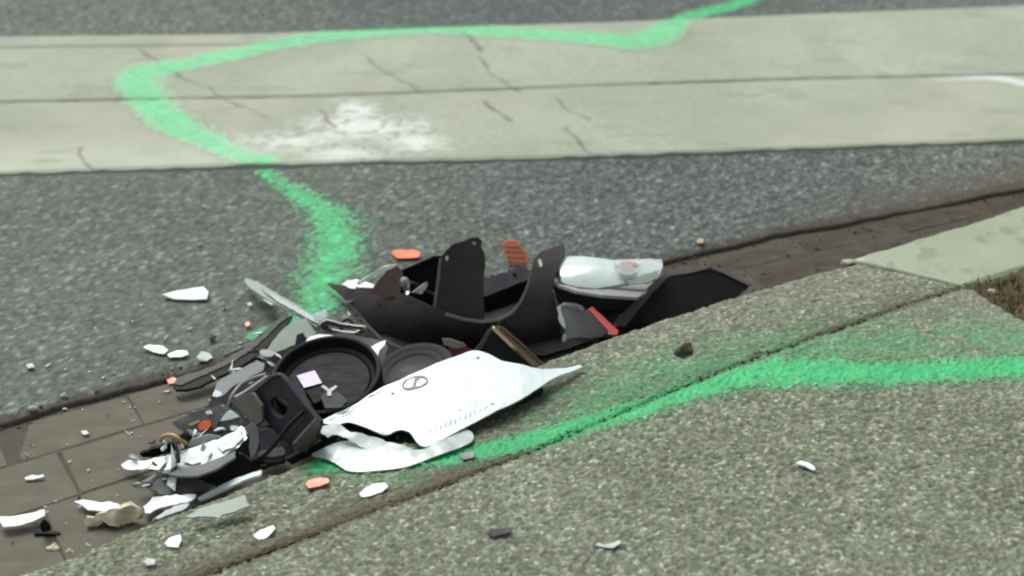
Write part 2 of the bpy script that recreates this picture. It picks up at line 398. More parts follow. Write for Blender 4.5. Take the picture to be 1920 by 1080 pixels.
def strip_course(f0, f1, rows, seed):
    r = np.linspace(0, 1, rows)
    r = np.concatenate([[0, 0], r, [1, 1]])
    X = np.tile(xs[None, :], (len(r), 1))
    y0, y1 = f0(X), f1(X)
    inset = np.array([0, 0] + [0] * rows + [0, 0])
    Y = y0 + (y1 - y0) * r[:, None]
    wob = (vnoise(X, X * 0 + seed, 30, seed) - .5) * .006 * (np.abs(X) < 1.75)
    Y = Y + wob * (sstep(.12, 0, r) + sstep(.88, 1, r))[:, None]
    e = np.minimum(Y - y0, y1 - Y)
    Z = .012 - .004 * sstep(.010, 0, e) ** 2 + .003 * (fbm(X, Y, 5, seed + 1, 4) - .5) + .0008 * (fbm(X, Y, 90, seed + 2, 2) - .5)
    C = np.ones(X.shape + (3,)) * np.array((.281, .318, .247))
    C *= (.86 + .28 * fbm(X, Y, 2.2, seed + 3, 5))[..., None]
    C *= (.90 + .2 * vnoise(X, Y, 150, seed + 4))[..., None]
    C = lerp(C, (.315, .325, .262), sstep(.4, .7, fbm(X, Y, 3.5, seed + 12, 4)) * .6)
    C = lerp(C, (.42, .46, .38), sstep(.22, 0, Y - strip_near(X)) * sstep(-.2, -.8, X) * .55)
    C = lerp(C, (.20, .23, .18), sstep(.35, .75, fbm(X, Y, 6, seed + 6, 4)) * .35)
    C = lerp(C, (.2, .225, .175), sstep(.0, -.5, X + 1.0 - 1.4 * (Y - 3.75)) * 0 + sstep(.62, .8, fbm(X * 1.2, Y * 3, 7, seed + 9, 4)) * .45)
    # white powder spilled on the near course
    pw = np.zeros(X.shape)
    for cx, cy, rx, ry, a in (((-0.3583, 3.4664, 0.012)[0], (-0.3583, 3.4664, 0.012)[1], .26, .13, 1.0), ((-0.3937, 3.5778, 0.012)[0], (-0.3937, 3.5778, 0.012)[1], .10, .10, 1.0), ((-0.2389, 3.3901, 0.012)[0], (-0.2389, 3.3901, 0.012)[1], .14, .12, .9), ((-0.504, 3.3991, 0.012)[0], (-0.504, 3.3991, 0.012)[1], .22, .09, .8), ((-0.3836, 3.3222, 0.012)[0], (-0.3836, 3.3222, 0.012)[1], .2, .08, .8)):
        pw = np.maximum(pw, a * np.clip(1 - np.hypot((X - cx) / rx, (Y - cy) / ry), 0, 1))
    nz = .65 * fbm(X, Y, 14, 71, 6) + .35 * vnoise(X, Y, 110, 75)
    C = lerp(C, (.62, .66, .63), sstep(.36, 1.02, pw * .72 + nz * .58) * .72)
    C = lerp(C, (.2, .2, .19), sstep(.66, .74, vnoise(X, Y, 55, 79)) * sstep(.15, .5, pw) * .5)
    # faint worn white curve at the right
    wl_ = poly_dist(X, Y, smooth_line([(0.9262, 3.7473, 0.012), (1.0971, 3.7792, 0.012), (1.2224, 3.7863, 0.012), (1.3066, 3.7438, 0.012), (1.382, 3.678, 0.012)]))
    C = lerp(C, (.5, .51, .5), sstep(.03, .008, wl_) * sstep(1.0, 1.25, X) * .9)
    # second hairline joint near the far edge, left part only
    hj = np.abs(Y - (strip_far(X) - .085))
    k = sstep(.012, .003, hj) * sstep(-.55, -.8, X)
    C = lerp(C, (.17, .16, .14), k * .8); Z -= .003 * k
    dark = np.zeros(X.shape)
    for c in cracks:
        d = poly_dist(X + .02 * (fbm(X, Y, 22, 92, 3) - .5), Y + .02 * (fbm(X, Y, 22, 94, 3) - .5), c) + .009 * (fbm(X, Y, 45, 91, 3) - .5)
        dark = np.maximum(dark, sstep(.0075, .001, d) * (.45 + .55 * vnoise(X, Y, 14, 93)))
    C = lerp(C, (.085, .08, .065), dark * .75); Z -= .003 * dark
    C = lerp(C, (.14, .135, .11), sstep(.009, .002, e) * np.where(np.abs(Y - strip_mid(X)) < .02, .55, .15))
    dens = paint_density(X, Y, 'strip')
    dens = dens + .42 * sstep(3.50, 3.36, Y) * sstep(-.1, -.35, X) * (.4 + .9 * fbm(X, Y, 16, 88, 3))   # the spray runs thin at its lower end
    Z[0, :] = -.02; Z[-1, :] = -.02
    under = C
    grid_object('slab', X, Y, Z, C, M['concrete'], parent=strip_root)
    paint_rows.append((X, Y, Z, dens, under))
strip_course(strip_near, lambda x: strip_mid(x) - .003, 98, 61)
strip_course(lambda x: strip_mid(x) + .003, strip_far, 104, 67)
# one film of paint over both courses
Xs, Ys, Zs, Ds, Us = [np.concatenate([a, b], 0) for a, b in zip(paint_rows[0], paint_rows[1])]
n0 = paint_rows[0][0].shape[0]
Ds = Ds.copy(); Ds[n0 - 2:n0 + 2] = 9; Ds[:2] = 9; Ds[-2:] = 9
paint_sheet('spray_paint_line', 'long bright green spray paint loop across the pale concrete strip, sharp cornered at left', Xs, Ys, Zs, Ds, .0008, Us, soft=.85, core=.34, film=.80, fine=120, seed=53, tint=np.array((.085, .46, .20)))

# ------------------------------------------------------------------ kerb (aggregate part) and pavement
def aggregate(X, Y, seed):
    wx, wy = X + .003 * (vnoise(X, Y, 120, seed + 20) - .5), Y + .003 * (vnoise(X, Y, 120, seed + 21) - .5)
    pd, pid = pebbles(wx, wy, .0076, seed)
    p2, pid2 = pebbles(wx, wy, .0048, seed + 40)
    stone = np.clip(1 - pd, 0, 1)
    st2 = np.clip(1 - p2, 0, 1)
    H = .0040 * np.sqrt(stone) * (.35 + .65 * pid) + .0016 * np.sqrt(st2) + .005 * (fbm(X, Y, 7, seed + 3, 4) - .5)
    big = fbm(X, Y, 4, seed + 5, 4)
    mid = fbm(X, Y, 30, seed + 6, 3)
    n = .45 * vnoise(X, Y, 175, seed + 30) + .55 * vnoise(X, Y, 340, seed + 31)
    k = np.clip((n - .5) * 2.3 + .5, 0, 1.25)
    H = H + .0022 * (k - .5)
    c = np.ones(X.shape + (3,)) * np.array((.132, .155, .106))
    c = lerp(c, (.235, .25, .19), sstep(.55, 1.0, pid) * sstep(.1, .6, stone) * .8)
    c = lerp(c, (.085, .088, .07), sstep(.32, .0, pid) * sstep(.1, .5, stone) * .55)
    c = lerp(c, (.16, .125, .09), sstep(.46, .49, pid) * sstep(.54, .51, pid) * .7)
    c = lerp(c, (.40, .42, .36), (pid2 > .95) * sstep(.2, .5, st2) * .7)
    c *= (.46 + .60 * k + .20 * sstep(.05, .6, stone))[..., None]
    c *= (.72 + .34 * big + .24 * mid)[..., None]
    return H, c

def halo(C, X, Y):
    d = paint_density(X, Y, 'walk')
    up = poly_dist(X, Y, [(0.1074, 2.1865, 0.07), (0.2667, 2.2773, 0.08), (0.4091, 2.3179, 0.09), (0.5612, 2.3396, 0.095), (0.7299, 2.344, 0.1), (0.928, 2.3493, 0.1)])
    k = np.clip(1 - up / .15, 0, 1) ** 1.5 * sstep(.3, .6, fbm(X, Y, 26, 95, 4) + .1) * .52
    k = np.maximum(k, np.clip(1 - (d - .5) / 1.4, 0, 1) ** 2 * .75)
    low = poly_dist(X, Y, [(-0.1701, 2.0206, 0.045), (-0.2768, 2.0619, 0.03), (-0.3511, 2.1056, 0.03)])
    k = np.maximum(k, np.clip(1 - low / .05, 0, 1) * .25)
    speck = .6 + .4 * vnoise(X, Y, 200, 97)
    return lerp(C, PAINT * .85, np.clip(k * speck, 0, 1)), d

xs = axis(-.95, 1.22, .0025)
crack0, crack1 = (0.6484, 2.6498, 0.097), (0.8448, 2.5342, 0.1)      # joint between the old aggregate kerb and the new pale one
def crack_x(y):
    return crack0[0] + (y - crack0[1]) * (crack1[0] - crack0[0]) / (crack1[1] - crack0[1])
r = np.concatenate([[0, 0], np.linspace(0, 1, 122), [1, 1]])
X = np.tile(xs[None, :], (len(r), 1))
y0 = edge_kerb(X) + (fbm(X, X * 0, 30, 41, 3) - .5) * .012 * (np.abs(X) < 1.3)
y1 = edge_groove(X) + .005
Y = y0 + (y1 - y0) * r[:, None]
H, C = aggregate(X, Y, 43)
e = y0 - Y
Z = z_kerb(X) + .006 * r[:, None] + H - .016 * sstep(.035, 0, e) ** 2 - .004 * sstep(.012, 0, Y - y1) ** 2
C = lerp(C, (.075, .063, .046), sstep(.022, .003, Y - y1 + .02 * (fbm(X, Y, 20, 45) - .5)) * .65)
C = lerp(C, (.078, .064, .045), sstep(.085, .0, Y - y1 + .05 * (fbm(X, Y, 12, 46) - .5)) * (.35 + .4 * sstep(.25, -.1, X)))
C = lerp(C, (.05, .043, .033), np.clip(1 - poly_dist(X, Y, [(0.0, 2.2011, 0.06), (-0.0708, 2.1459, 0.055), (0.0732, 2.2494, 0.06)]) / .10, 0, 1) * .55)  # white panel's shadow painted into the kerb colour under its lower right edge
C = lerp(C, (.20, .2, .16), sstep(.25, 0, e) * sstep(.2, .6, X) * .3)
C, dk = halo(C, X, Y)
Z[0] = -.05; Z[-1] -= .004
xc, yc = X[:-1, :-1], Y[:-1, :-1]
old = xc < crack_x(yc) - .002
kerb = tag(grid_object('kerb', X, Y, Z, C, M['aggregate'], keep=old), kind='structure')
paint_k = (X, Y, Z, np.where(X < 1.2, dk, 9), C)

# new pale kerb beyond the joint
C2 = np.ones(X.shape + (3,)) * np.array((.25, .288, .212)) * (.84 + .32 * fbm(X, Y, 6, 47, 5))[..., None]
C2 = lerp(C2, (.16, .17, .13), sstep(.6, .75, fbm(X, Y, 25, 48, 4)) * .5)
C2 = lerp(C2, (.4, .42, .36), sstep(.03, .006, np.hypot(X - crack0[0] - .01, Y - crack0[1])) * .8)
ec = X - crack_x(Y)
Z2 = z_kerb(X) + .010 + .0014 * (fbm(X, Y, 40, 49, 3) - .5) - .006 * sstep(.014, 0, e) ** 2 - .008 * sstep(.012, .002, ec) - .006 * sstep(.012, 0, Y - y1)
C2 = lerp(C2, (.09, .085, .06), sstep(.012, .003, ec) * .8)
Z2[0] = -.05; Z2[-1] = -.02
pale = grid_object('kerb', X, Y, Z2, C2, M['concrete'], keep=xc >= crack_x(yc) + .003)
tag(pale, kind='structure')

# pavement from the groove towards the viewer
xs = axis(-.66, 1.22, .0025)
ts = np.concatenate([[-.012, -.006, 0], np.arange(.0026, .96, .0026), [1.2, 1.6, 3, 8, 25, 70, 200]])
X = np.tile(xs[None, :], (len(ts), 1))
T = ts[:, None] + 0 * X
Y = edge_groove(X) - T - .004 + (fbm(X, X * 0, 24, 42, 3) - .5) * .008 * (np.abs(X) < 1.3) * (T < .2)
H, C = aggregate(X, Y, 143)
Z = z_kerb(X) + .008 + H * (np.abs(X) < 1.3) + .012 * np.clip(T, 0, 1.2)
Z += -.005 * sstep(.012, -.003, T) ** 2 - .001 * (T < -.007)
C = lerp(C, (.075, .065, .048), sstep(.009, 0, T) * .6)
C = lerp(C, (.17, .172, .135), sstep(.62, .95, X + .2 * (fbm(X, Y, 8, 44) - .5)) * sstep(2.0, 2.4, Y) * .55)
C, dw = halo(C, X, Y)
verge0, verge1 = (0.8451, 2.5251, 0.103), (0.9195, 2.4037, 0.103)
def verge_x(y):
    return verge0[0] + (y - verge0[1]) * (verge1[0] - verge0[0]) / (verge1[1] - verge0[1])
xc, yc = X[:-1, :-1], Y[:-1, :-1]
soil_side = (xc > verge_x(yc) + .012 * (vnoise(xc, yc, 40, 99) - .5)) & (T[:-1, :-1] < .35)
far_soil = (xc > 1.22) & (T[:-1, :-1] < .35)
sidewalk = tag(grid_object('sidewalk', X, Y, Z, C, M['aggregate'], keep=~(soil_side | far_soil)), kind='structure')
Cs = np.ones(X.shape + (3,)) * np.array((.085, .066, .04)) * (.6 + .8 * fbm(X, Y, 30, 101, 4))[..., None]
Cs = lerp(Cs, (.06, .075, .03), sstep(.45, .65, fbm(X, Y, 22, 103, 3)) * .7)
verge = grid_object('verge', X, Y, Z - .006 + .012 * fbm(X, Y, 45, 102, 3), Cs, M['soil'], keep=(soil_side | far_soil))
tag(verge, kind='structure')

paint_sheet('spray_paint_line', 'green spray paint stripe across the kerb stone from under the pale sheet to the groove', *paint_k[:3], np.where(paint_k[2] > 0, paint_k[3], 9), .0008, paint_k[4], soft=.9, core=.15, seed=59, tint=PAINT * .9)
paint_sheet('spray_paint_line', 'wide green spray paint stripe along the pavement running out to the right edge', X, Y, Z, np.where((T > .003) & (X < 1.2), dw, 9), .0008, C, soft=.95, core=.22, seed=55, ragged=2.2, film=.88)

# grass on the verge
bm = bmesh.new()
for k in range(900):
    y = random.uniform(2.25, 2.56)
    x = verge_x(y) + abs(random.gauss(.02, .12))
    if y > float(edge_groove(x)) - .004 or x > 1.3: continue
    z = float(z_kerb(x)) + .006
    a = random.uniform(0, 6.28); h = random.uniform(.012, .032); w = .0012
    lx, ly = random.gauss(0, .008), random.gauss(0, .008)
    v = [bm.verts.new((x - w * math.cos(a), y - w * math.sin(a), z)), bm.verts.new((x + w * math.cos(a), y + w * math.sin(a), z)),
         bm.verts.new((x + lx * .5 + w * .7 * math.cos(a), y + ly * .5 + w * .7 * math.sin(a), z + h * .6)), bm.verts.new((x + lx * .5 - w * .7 * math.cos(a), y + ly * .5 - w * .7 * math.sin(a), z + h * .6)),
         bm.verts.new((x + lx, y + ly, z + h))]
    bm.faces.new((v[0], v[1], v[2], v[3])); bm.faces.new((v[3], v[2], v[4]))
me = bpy.data.meshes.new('grass'); bm.to_mesh(me); bm.free(); me.materials.append(M['grass'])
tag(place(bpy.data.objects.new('grass', me)), 'short dry grass growing beside the pale kerb at the right edge', 'grass', kind='stuff')

# ------------------------------------------------------------------ gutter of brown pavers in three courses
gx = axis(-2.5, 2.5, .1)
gr = np.array([-.03, .5, 1.02])
X = np.tile(gx[None, :], (3, 1))
a_, k_ = edge_asphalt(X), edge_kerb(X)
Y = a_ + .03 + (k_ - .01 - a_ - .03) * np.array([0, .5, 1])[:, None]
gutter = tag(grid_object('gutter', X, Y, X * 0 - .0122, np.ones(X.shape + (3,)) * np.array((.075, .07, .054)), M['soil']), kind='structure')
rows = [(.008, .268), (.275, .60), (.607, 1.0)]
offs = [-.8275, -.7375, -.80]
lens = [.21, .25, .23]
def gut(x, f):
    # f runs square to the kerb: 0 at the asphalt, 1 at the kerb
    return float(edge_asphalt(x) - .004 + (edge_kerb(x) + .004 - edge_asphalt(x) + .004) * f)
for (f0, f1), x0, ln in zip(rows, offs, lens):
    x = x0 - 2 * ln
    while x < 1.75:
        x2 = x + ln * random.uniform(.92, 1.08)
        g = .0016
        bm = bmesh.new()
        top, bot = [], []
        def sk(xx, f):                       # joints run square to the kerb, so they lean across the courses
            w = gut(xx, 0) - gut(xx, 1)
            return xx + .40 * w * (f - .3)
        ring = []
        for xx, f in ((x + g, f0), ((x + x2) / 2, f0), (x2 - g, f0), (x2 - g, f1), ((x + x2) / 2, f1), (x + g, f1)):
            px_ = sk(xx, f) + random.uniform(-.0025, .0025)
            ring.append((px_, gut(px_, f) + random.uniform(-.002, .002)))
        tilt = random.uniform(-.0015, .0015)
        c = Vector((sum(p[0] for p in ring) / 6, sum(p[1] for p in ring) / 6, -.02))
        f_ = bm.faces.new([bm.verts.new((p[0] - c.x, p[1] - c.y, .009 + tilt + random.uniform(-.0012, .0012))) for p in ring])
        ex = bmesh.ops.extrude_face_region(bm, geom=[f_])
        bmesh.ops.translate(bm, vec=(0, 0, -.03), verts=[v for v in ex['geom'] if isinstance(v, bmesh.types.BMVert)])
        bmesh.ops.recalc_face_normals(bm, faces=bm.faces)
        tops = [e for e in bm.edges if all(v.co.z > -.01 for v in e.verts)]
        bmesh.ops.bevel(bm, geom=tops, offset=.0022, segments=1, affect='EDGES')
        me = bpy.data.meshes.new('paver'); bm.to_mesh(me); bm.free(); me.materials.append(M['paver'] if c.x < .12 else M['paver_dark'])
        place(bpy.data.objects.new('paver', me), Matrix.Translation(c), gutter)
        x = x2

# ------------------------------------------------------------------ builders for the broken pieces
def frame(o, ux, n):
    ux, n = Vector(ux).normalized(), Vector(n).normalized()
    uy = n.cross(ux).normalized()
    ux = uy.cross(n)
    m = Matrix.Identity(4)
    for i in range(3):
        m[i][0], m[i][1], m[i][2], m[i][3] = ux[i], uy[i], n[i], o[i]
    return m

def finish(o, label, cat, group, M_, parent):
    place(o, M_, parent)
    if label: o['label'] = label
    if cat: o['category'] = cat
    if group: o['group'] = group
    return o

def rough_outline(pts, smooth, jag, r):
    pts = [Vector((p[0], p[1])) for p in pts]
    out = []
    N = len(pts)
    for i in range(N):
        a, b, c, d = pts[i - 1], pts[i], pts[(i + 1) % N], pts[(i + 2) % N]
        L = (c - b).length
        if smooth:
            k = max(1, min(6, int(L / .006)))
            for j in range(k):
                t = j / k
                out.append(0.5 * ((2 * b) + (c - a) * t + (2 * a - 5 * b + 4 * c - d) * t * t + (3 * b - a - 3 * c + d) * t ** 3))
        else:
            k = max(1, min(14, int(L / .007)))
            nrm = Vector((-(c - b).y, (c - b).x)).normalized() if L > 1e-9 else Vector((0, 0))
            for j in range(k):
                out.append(b.lerp(c, j / k) + (nrm * r.gauss(0, jag) if j else nrm * 0))
    return out

def piece(name, mat, o, ux, n, pts, label=None, cat=None, group=None, parent=None, t=.003, bend=(0, 0, 0), fold=(), smooth=0,
          jag=.0006, crumple=0., hole=None, cut=.012, rim=.0006, lip=0.):
    """a broken plate: outline in its own plane, cut into a mesh, bent, dented, given thickness and a worn edge"""
    r = random.Random(name + str(round(o[0], 3)) + str(round(o[1], 3)))
    P2 = rough_outline(pts, smooth, jag, r)
    bm = bmesh.new()
    vs = [bm.verts.new((p.x, p.y, 0)) for p in P2]
    edges = [bm.edges.new((vs[i], vs[(i + 1) % len(vs)])) for i in range(len(vs))]
    for h in (hole or []):
        hv = [bm.verts.new((p[0], p[1], 0)) for p in h]
        edges += [bm.edges.new((hv[i], hv[(i + 1) % len(hv)])) for i in range(len(hv))]
    bmesh.ops.triangle_fill(bm, use_beauty=True, edges=edges, normal=(0, 0, 1))
    for f in bm.faces:
        f.normal_update()
        if f.normal.z < 0: f.normal_flip()
    xs_ = [p.x for p in P2]; ys_ = [p.y for p in P2]
    if any(bend) or fold or crumple or cut < .0119:
        for ax, lo, hi in ((0, min(xs_), max(xs_)), (1, min(ys_), max(ys_))):
            k = int((hi - lo) / cut)
            for i in range(1, k + 1):
                q = lo + (hi - lo) * i / (k + 1)
                no = (1, 0, 0) if ax == 0 else (0, 1, 0)
                bmesh.ops.bisect_plane(bm, geom=bm.verts[:] + bm.edges[:] + bm.faces[:], dist=1e-6,
                                       plane_co=(q, 0, 0) if ax == 0 else (0, q, 0), plane_no=no)
        for fo in fold:
            bmesh.ops.bisect_plane(bm, geom=bm.verts[:] + bm.edges[:] + bm.faces[:], dist=1e-6, plane_co=(fo[0] * fo[2], fo[0] * fo[3], 0), plane_no=(fo[2], fo[3], 0))
        bmesh.ops.triangulate(bm, faces=bm.faces[:])
        s = r.randrange(1000)
        for v in bm.verts:
            u, w = v.co.x, v.co.y
            z = bend[0] * u * u + bend[1] * w * w + bend[2] * u * w
            for fo in fold:
                z += fo[1] * max(0.0, u * fo[2] + w * fo[3] - fo[0])
            if crumple:
                a = np.array([u]); b = np.array([w])
                z += crumple * 2 * (float(fbm(a, b, 38, s, 3)[0]) - .5)
            v.co.z = z
    for f in bm.faces: f.smooth = True
    me = bpy.data.meshes.new(name)
    bm.to_mesh(me); bm.free()
    me.materials.append(M[mat])
    ob = bpy.data.objects.new(name, me)
    so = ob.modifiers.new('thickness', 'SOLIDIFY'); so.thickness = t; so.offset = -1
    if rim:
        bv = ob.modifiers.new('worn edge', 'BEVEL'); bv.width = min(rim, t * .3); bv.segments = 1; bv.limit_method = 'ANGLE'; bv.angle_limit = math.radians(50)
    es = ob.modifiers.new('edges', 'EDGE_SPLIT'); es.split_angle = math.radians(38)
    return finish(ob, label, cat, group, frame(o, ux, n), parent)

def tube(name, mat, pts, rad, label=None, cat=None, group=None, parent=None, sides=8, flat=1.0):
    pts = [Vector(p) for p in pts]
    o = min(pts, key=lambda p: p.z)
    P_ = [pts[0] * 2 - pts[1]] + pts + [pts[-1] * 2 - pts[-2]]
    path = []
    for i in range(1, len(P_) - 2):
        a, b, c, d = P_[i - 1:i + 3]
        for k in range(5):
            t = k / 5
            path.append(0.5 * ((2 * b) + (c - a) * t + (2 * a - 5 * b + 4 * c - d) * t * t + (3 * b - a - 3 * c + d) * t ** 3))
    path.append(pts[-1])
    bm = bmesh.new(); rings = []
    for i, p in enumerate(path):
        d = (path[min(i + 1, len(path) - 1)] - path[max(i - 1, 0)]).normalized()
        s = d.cross(Vector((0, 0, 1)))
        s = s.normalized() if s.length > .05 else Vector((1, 0, 0))
        u = s.cross(d)
        rr = rad if not isinstance(rad, (list, tuple)) else float(np.interp(i / (len(path) - 1), np.linspace(0, 1, len(rad)), rad))
        rings.append([bm.verts.new(p - o + (s * math.cos(6.28318 * k / sides) + u * flat * math.sin(6.28318 * k / sides)) * rr) for k in range(sides)])
    for a, b in zip(rings[:-1], rings[1:]):
        for k in range(sides):
            bm.faces.new((a[k], a[(k + 1) % sides], b[(k + 1) % sides], b[k])).smooth = True
    bm.faces.new(rings[0]); bm.faces.new(rings[-1][::-1])
    bmesh.ops.recalc_face_normals(bm, faces=bm.faces)
    me = bpy.data.meshes.new(name); bm.to_mesh(me); bm.free(); me.materials.append(M[mat])
    return finish(bpy.data.objects.new(name, me), label, cat, group, Matrix.Translation(o), parent)

def lathe(name, mat, o, n, prof, label=None, cat=None, group=None, parent=None, seg=56, ux=(1, 0, 0), squash=1.0):
    bm = bmesh.new(); rings = []
    for r_, z in prof:
        if r_ < 1e-6: rings.append([bm.verts.new((0, 0, z))])
        else: rings.append([bm.verts.new((r_ * math.cos(6.283185 * k / seg), squash * r_ * math.sin(6.283185 * k / seg), z)) for k in range(seg)])
    for a, b in zip(rings[:-1], rings[1:]):
        for k in range(seg):
            k2 = (k + 1) % seg
            q = [a[k % len(a)], a[k2 % len(a)], b[k2 % len(b)], b[k % len(b)]]
            q = list(dict.fromkeys(q))
            if len(q) > 2: bm.faces.new(q).smooth = True
    bmesh.ops.recalc_face_normals(bm, faces=bm.faces)
    me = bpy.data.meshes.new(name); bm.to_mesh(me); bm.free(); me.materials.append(M[mat])
    ob = bpy.data.objects.new(name, me)
    es = ob.modifiers.new('edges', 'EDGE_SPLIT'); es.split_angle = math.radians(40)
    return finish(ob, label, cat, group, frame(o, ux, n), parent)

def lump(name, mat, o, size, label=None, cat=None, group=None, parent=None, rot=0.0, seed=1, sub=2, rough=.35):
    bm = bmesh.new()
    bmesh.ops.create_icosphere(bm, subdivisions=sub, radius=1)
    r = random.Random(seed)
    ph = [r.uniform(0, 6.28) for _ in range(6)]
    for v in bm.verts:
        c = v.co
        k = 1 + rough * (math.sin(3 * c.x + ph[0]) * math.sin(2.6 * c.y + ph[1]) + .5 * math.sin(5 * c.z + ph[2]) * math.sin(6 * c.x + ph[3])) + r.uniform(-.08, .08) * rough * 2
        v.co = Vector((c.x * size[0], c.y * size[1], (c.z if c.z > -.5 else -.5) * size[2])) * k
    me = bpy.data.meshes.new(name); bm.to_mesh(me); bm.free(); me.materials.append(M[mat])
    return finish(bpy.data.objects.new(name, me), label, cat, group, Matrix.Translation(o) @ Matrix.Rotation(rot, 4, 'Z'), parent)


# ------------------------------------------------------------------ the debris pile, from the bottom up
piece('splash_shield', 'black', (-0.2007, 2.4291, -0.0012), (0.79238, 0.60978, 0.01752), (-0.01644, -0.00736, 0.99984), [(-0.4693,0.0404),(-0.39,0.0763),(-0.3254,0.129),(-0.2701,0.1812),(-0.1708,0.2189),(-0.1017,0.1988),(-0.0268,0.1672),(0.0612,0.1908),(0.1691,0.1651),(0.3007,0.1136),(0.3828,0.0387),(0.4713,-0.044),(0.5363,-0.097),(0.5987,-0.1372),(0.4942,-0.1741),(0.3964,-0.1618),(0.2711,-0.1396),(0.2377,-0.1337),(0.1099,-0.0903),(-0.0454,-0.0758),(-0.1873,-0.0873),(-0.2853,-0.1078),(-0.3642,-0.1017),(-0.4375,-0.0893),(-0.4996,-0.0394)], label='torn black liner spread flat beneath the whole pile to darken its gaps', cat='dark liner', crumple=0.005, jag=0.002, t=0.002)  # black sheet extended under the pile to stand for shade in its gaps
bumper_end_ = piece('bumper_end', 'black', (0.3242, 2.6217, 0.0215), (0.87622, 0.47602, 0.0751), (0.22203, -0.5371, 0.81377), [(-0.1595,-0.0168),(-0.136,0.0053),(-0.0477,0.0466),(0.0016,0.0583),(0.0483,0.0528),(0.0954,0.0472),(0.131,0.016),(0.1596,-0.014),(0.1148,-0.03),(0.0398,-0.0515),(-0.0738,-0.0577),(-0.1542,-0.0516)], label='folded black bumper end with grey edges in the gutter right of the headlamp', cat='car bumper', t=0.004, smooth=0, jag=0.0006, crumple=0.002, cut=0.013)
piece('flange', 'edge', (0.2482, 2.6106, 0.0386), (0.87622, 0.47602, 0.07511), (0.22203, -0.5371, 0.81377), [(-0.082,-0.0318),(-0.0555,-0.0154),(-0.0062,0.0027),(0.0252,0.0181),(0.0573,0.0299),(0.0791,0.0246),(0.032,0.006),(-0.0581,-0.0406)], parent=bumper_end_, t=0.003, jag=0.0003)
piece('flange', 'edge', (0.3429, 2.6838, 0.0599), (0.87622, 0.47602, 0.07511), (0.22203, -0.5371, 0.81377), [(-0.0581,0.0049),(-0.0474,0.011),(0.0002,0.0027),(0.0489,-0.0046),(0.0523,-0.012),(-0.0022,-0.0063)], parent=bumper_end_, t=0.003, jag=0.0003)
piece('flange', 'edge', (0.4347, 2.6943, 0.0441), (0.87622, 0.47602, 0.07511), (0.22203, -0.5371, 0.81377), [(-0.0397,0.0345),(-0.0224,0.0272),(0.0058,-0.0014),(0.029,-0.032),(0.0187,-0.0321),(-0.0056,-0.0036)], parent=bumper_end_, t=0.003, jag=0.0003)
piece('lamp_housing', 'slate', (0.155, 2.6243, 0.0246), (1.0, 0.0, 0.0), (0.0, -0.94963, 0.31338), [(-0.0779,0.032),(-0.0625,0.0394),(0.0097,0.0215),(0.0921,0.0184),(0.0822,-0.0101),(0.0568,-0.0366),(-0.0,-0.0344),(-0.0363,-0.026),(-0.0643,-0.0048)], label='black housing wedged below the broken headlamp lens', cat='lamp housing', t=0.02, jag=0.0008)
hl = piece('headlamp', 'lens', (0.1778, 2.6184, 0.0957), (1.0, 0.0, 0.0), (0.0, -0.34336, 0.9392), [(-0.0953,-0.0039),(-0.0958,0.0197),(-0.0869,0.0459),(-0.0677,0.0642),(-0.0231,0.0476),(0.0171,0.0331),(0.0698,0.0458),(0.1139,0.0655),(0.1136,0.0323),(0.1013,-0.0078),(0.081,-0.0215),(0.0451,-0.0262),(-0.016,-0.0366),(-0.0563,-0.0315),(-0.0803,-0.0205)], label='broken clear headlamp with an amber spot at the right of the pile', cat='headlamp', t=0.003, bend=(-1.2, -6, 0), smooth=0, jag=0.0003, crumple=0.001, cut=0.011)
piece('rim', 'midgrey', (0.1677, 2.5991, 0.0699), (0.98393, -0.17747, -0.01957), (0.08887, 0.39169, 0.9158), [(-0.1019,0.0947),(-0.0712,0.002),(-0.0355,-0.0498),(0.0075,-0.0255),(0.0482,0.0952),(0.0887,0.2109),(0.0881,0.0074),(0.0779,-0.0857),(0.0159,-0.1102),(-0.036,-0.0882),(-0.081,-0.0182)], parent=hl, t=0.006, jag=0.0003)
piece('reflector', 'salmon', (0.2225, 2.6355, 0.1002), (0.9946, 0.01532, -0.10268), (0.10382, -0.14676, 0.98371), [(-0.0151,0.0048),(0.0009,0.0137),(0.015,0.0072),(0.0117,-0.0133),(-0.0031,-0.0203),(-0.0129,-0.0116)], parent=hl, t=0.002)
piece('socket', 'slate', (0.0867, 2.6222, 0.0886), (0.97712, -0.07038, 0.2007), (-0.21268, -0.32336, 0.92206), [(-0.0061,0.0098),(0.0012,0.0125),(0.007,-0.0089),(0.0048,-0.0166),(-0.0053,-0.0053)], parent=hl, t=0.002)
piece('lens_shard', 'pane', (0.25, 2.6087, 0.0885), (0.9858, 0.07797, -0.14872), (0.16792, -0.45777, 0.87307), [(-0.0108,-0.0024),(0.0065,0.0092),(0.0321,0.0192),(0.0269,-0.0007),(0.0075,-0.0125),(-0.0282,-0.0211),(-0.0401,-0.0079)], parent=hl, t=0.002, jag=0.001)
piece('lens_shard', 'glass', (0.2226, 2.6316, 0.103), (0.99457, 0.01916, -0.10229), (0.10407, -0.18316, 0.97756), [(-0.0289,0.0052),(-0.0079,0.0127),(0.0234,0.0166),(0.0098,-0.0027),(0.0169,-0.0208),(-0.0022,-0.0326),(-0.0204,-0.0286)], parent=hl, t=0.0015, jag=0.001)
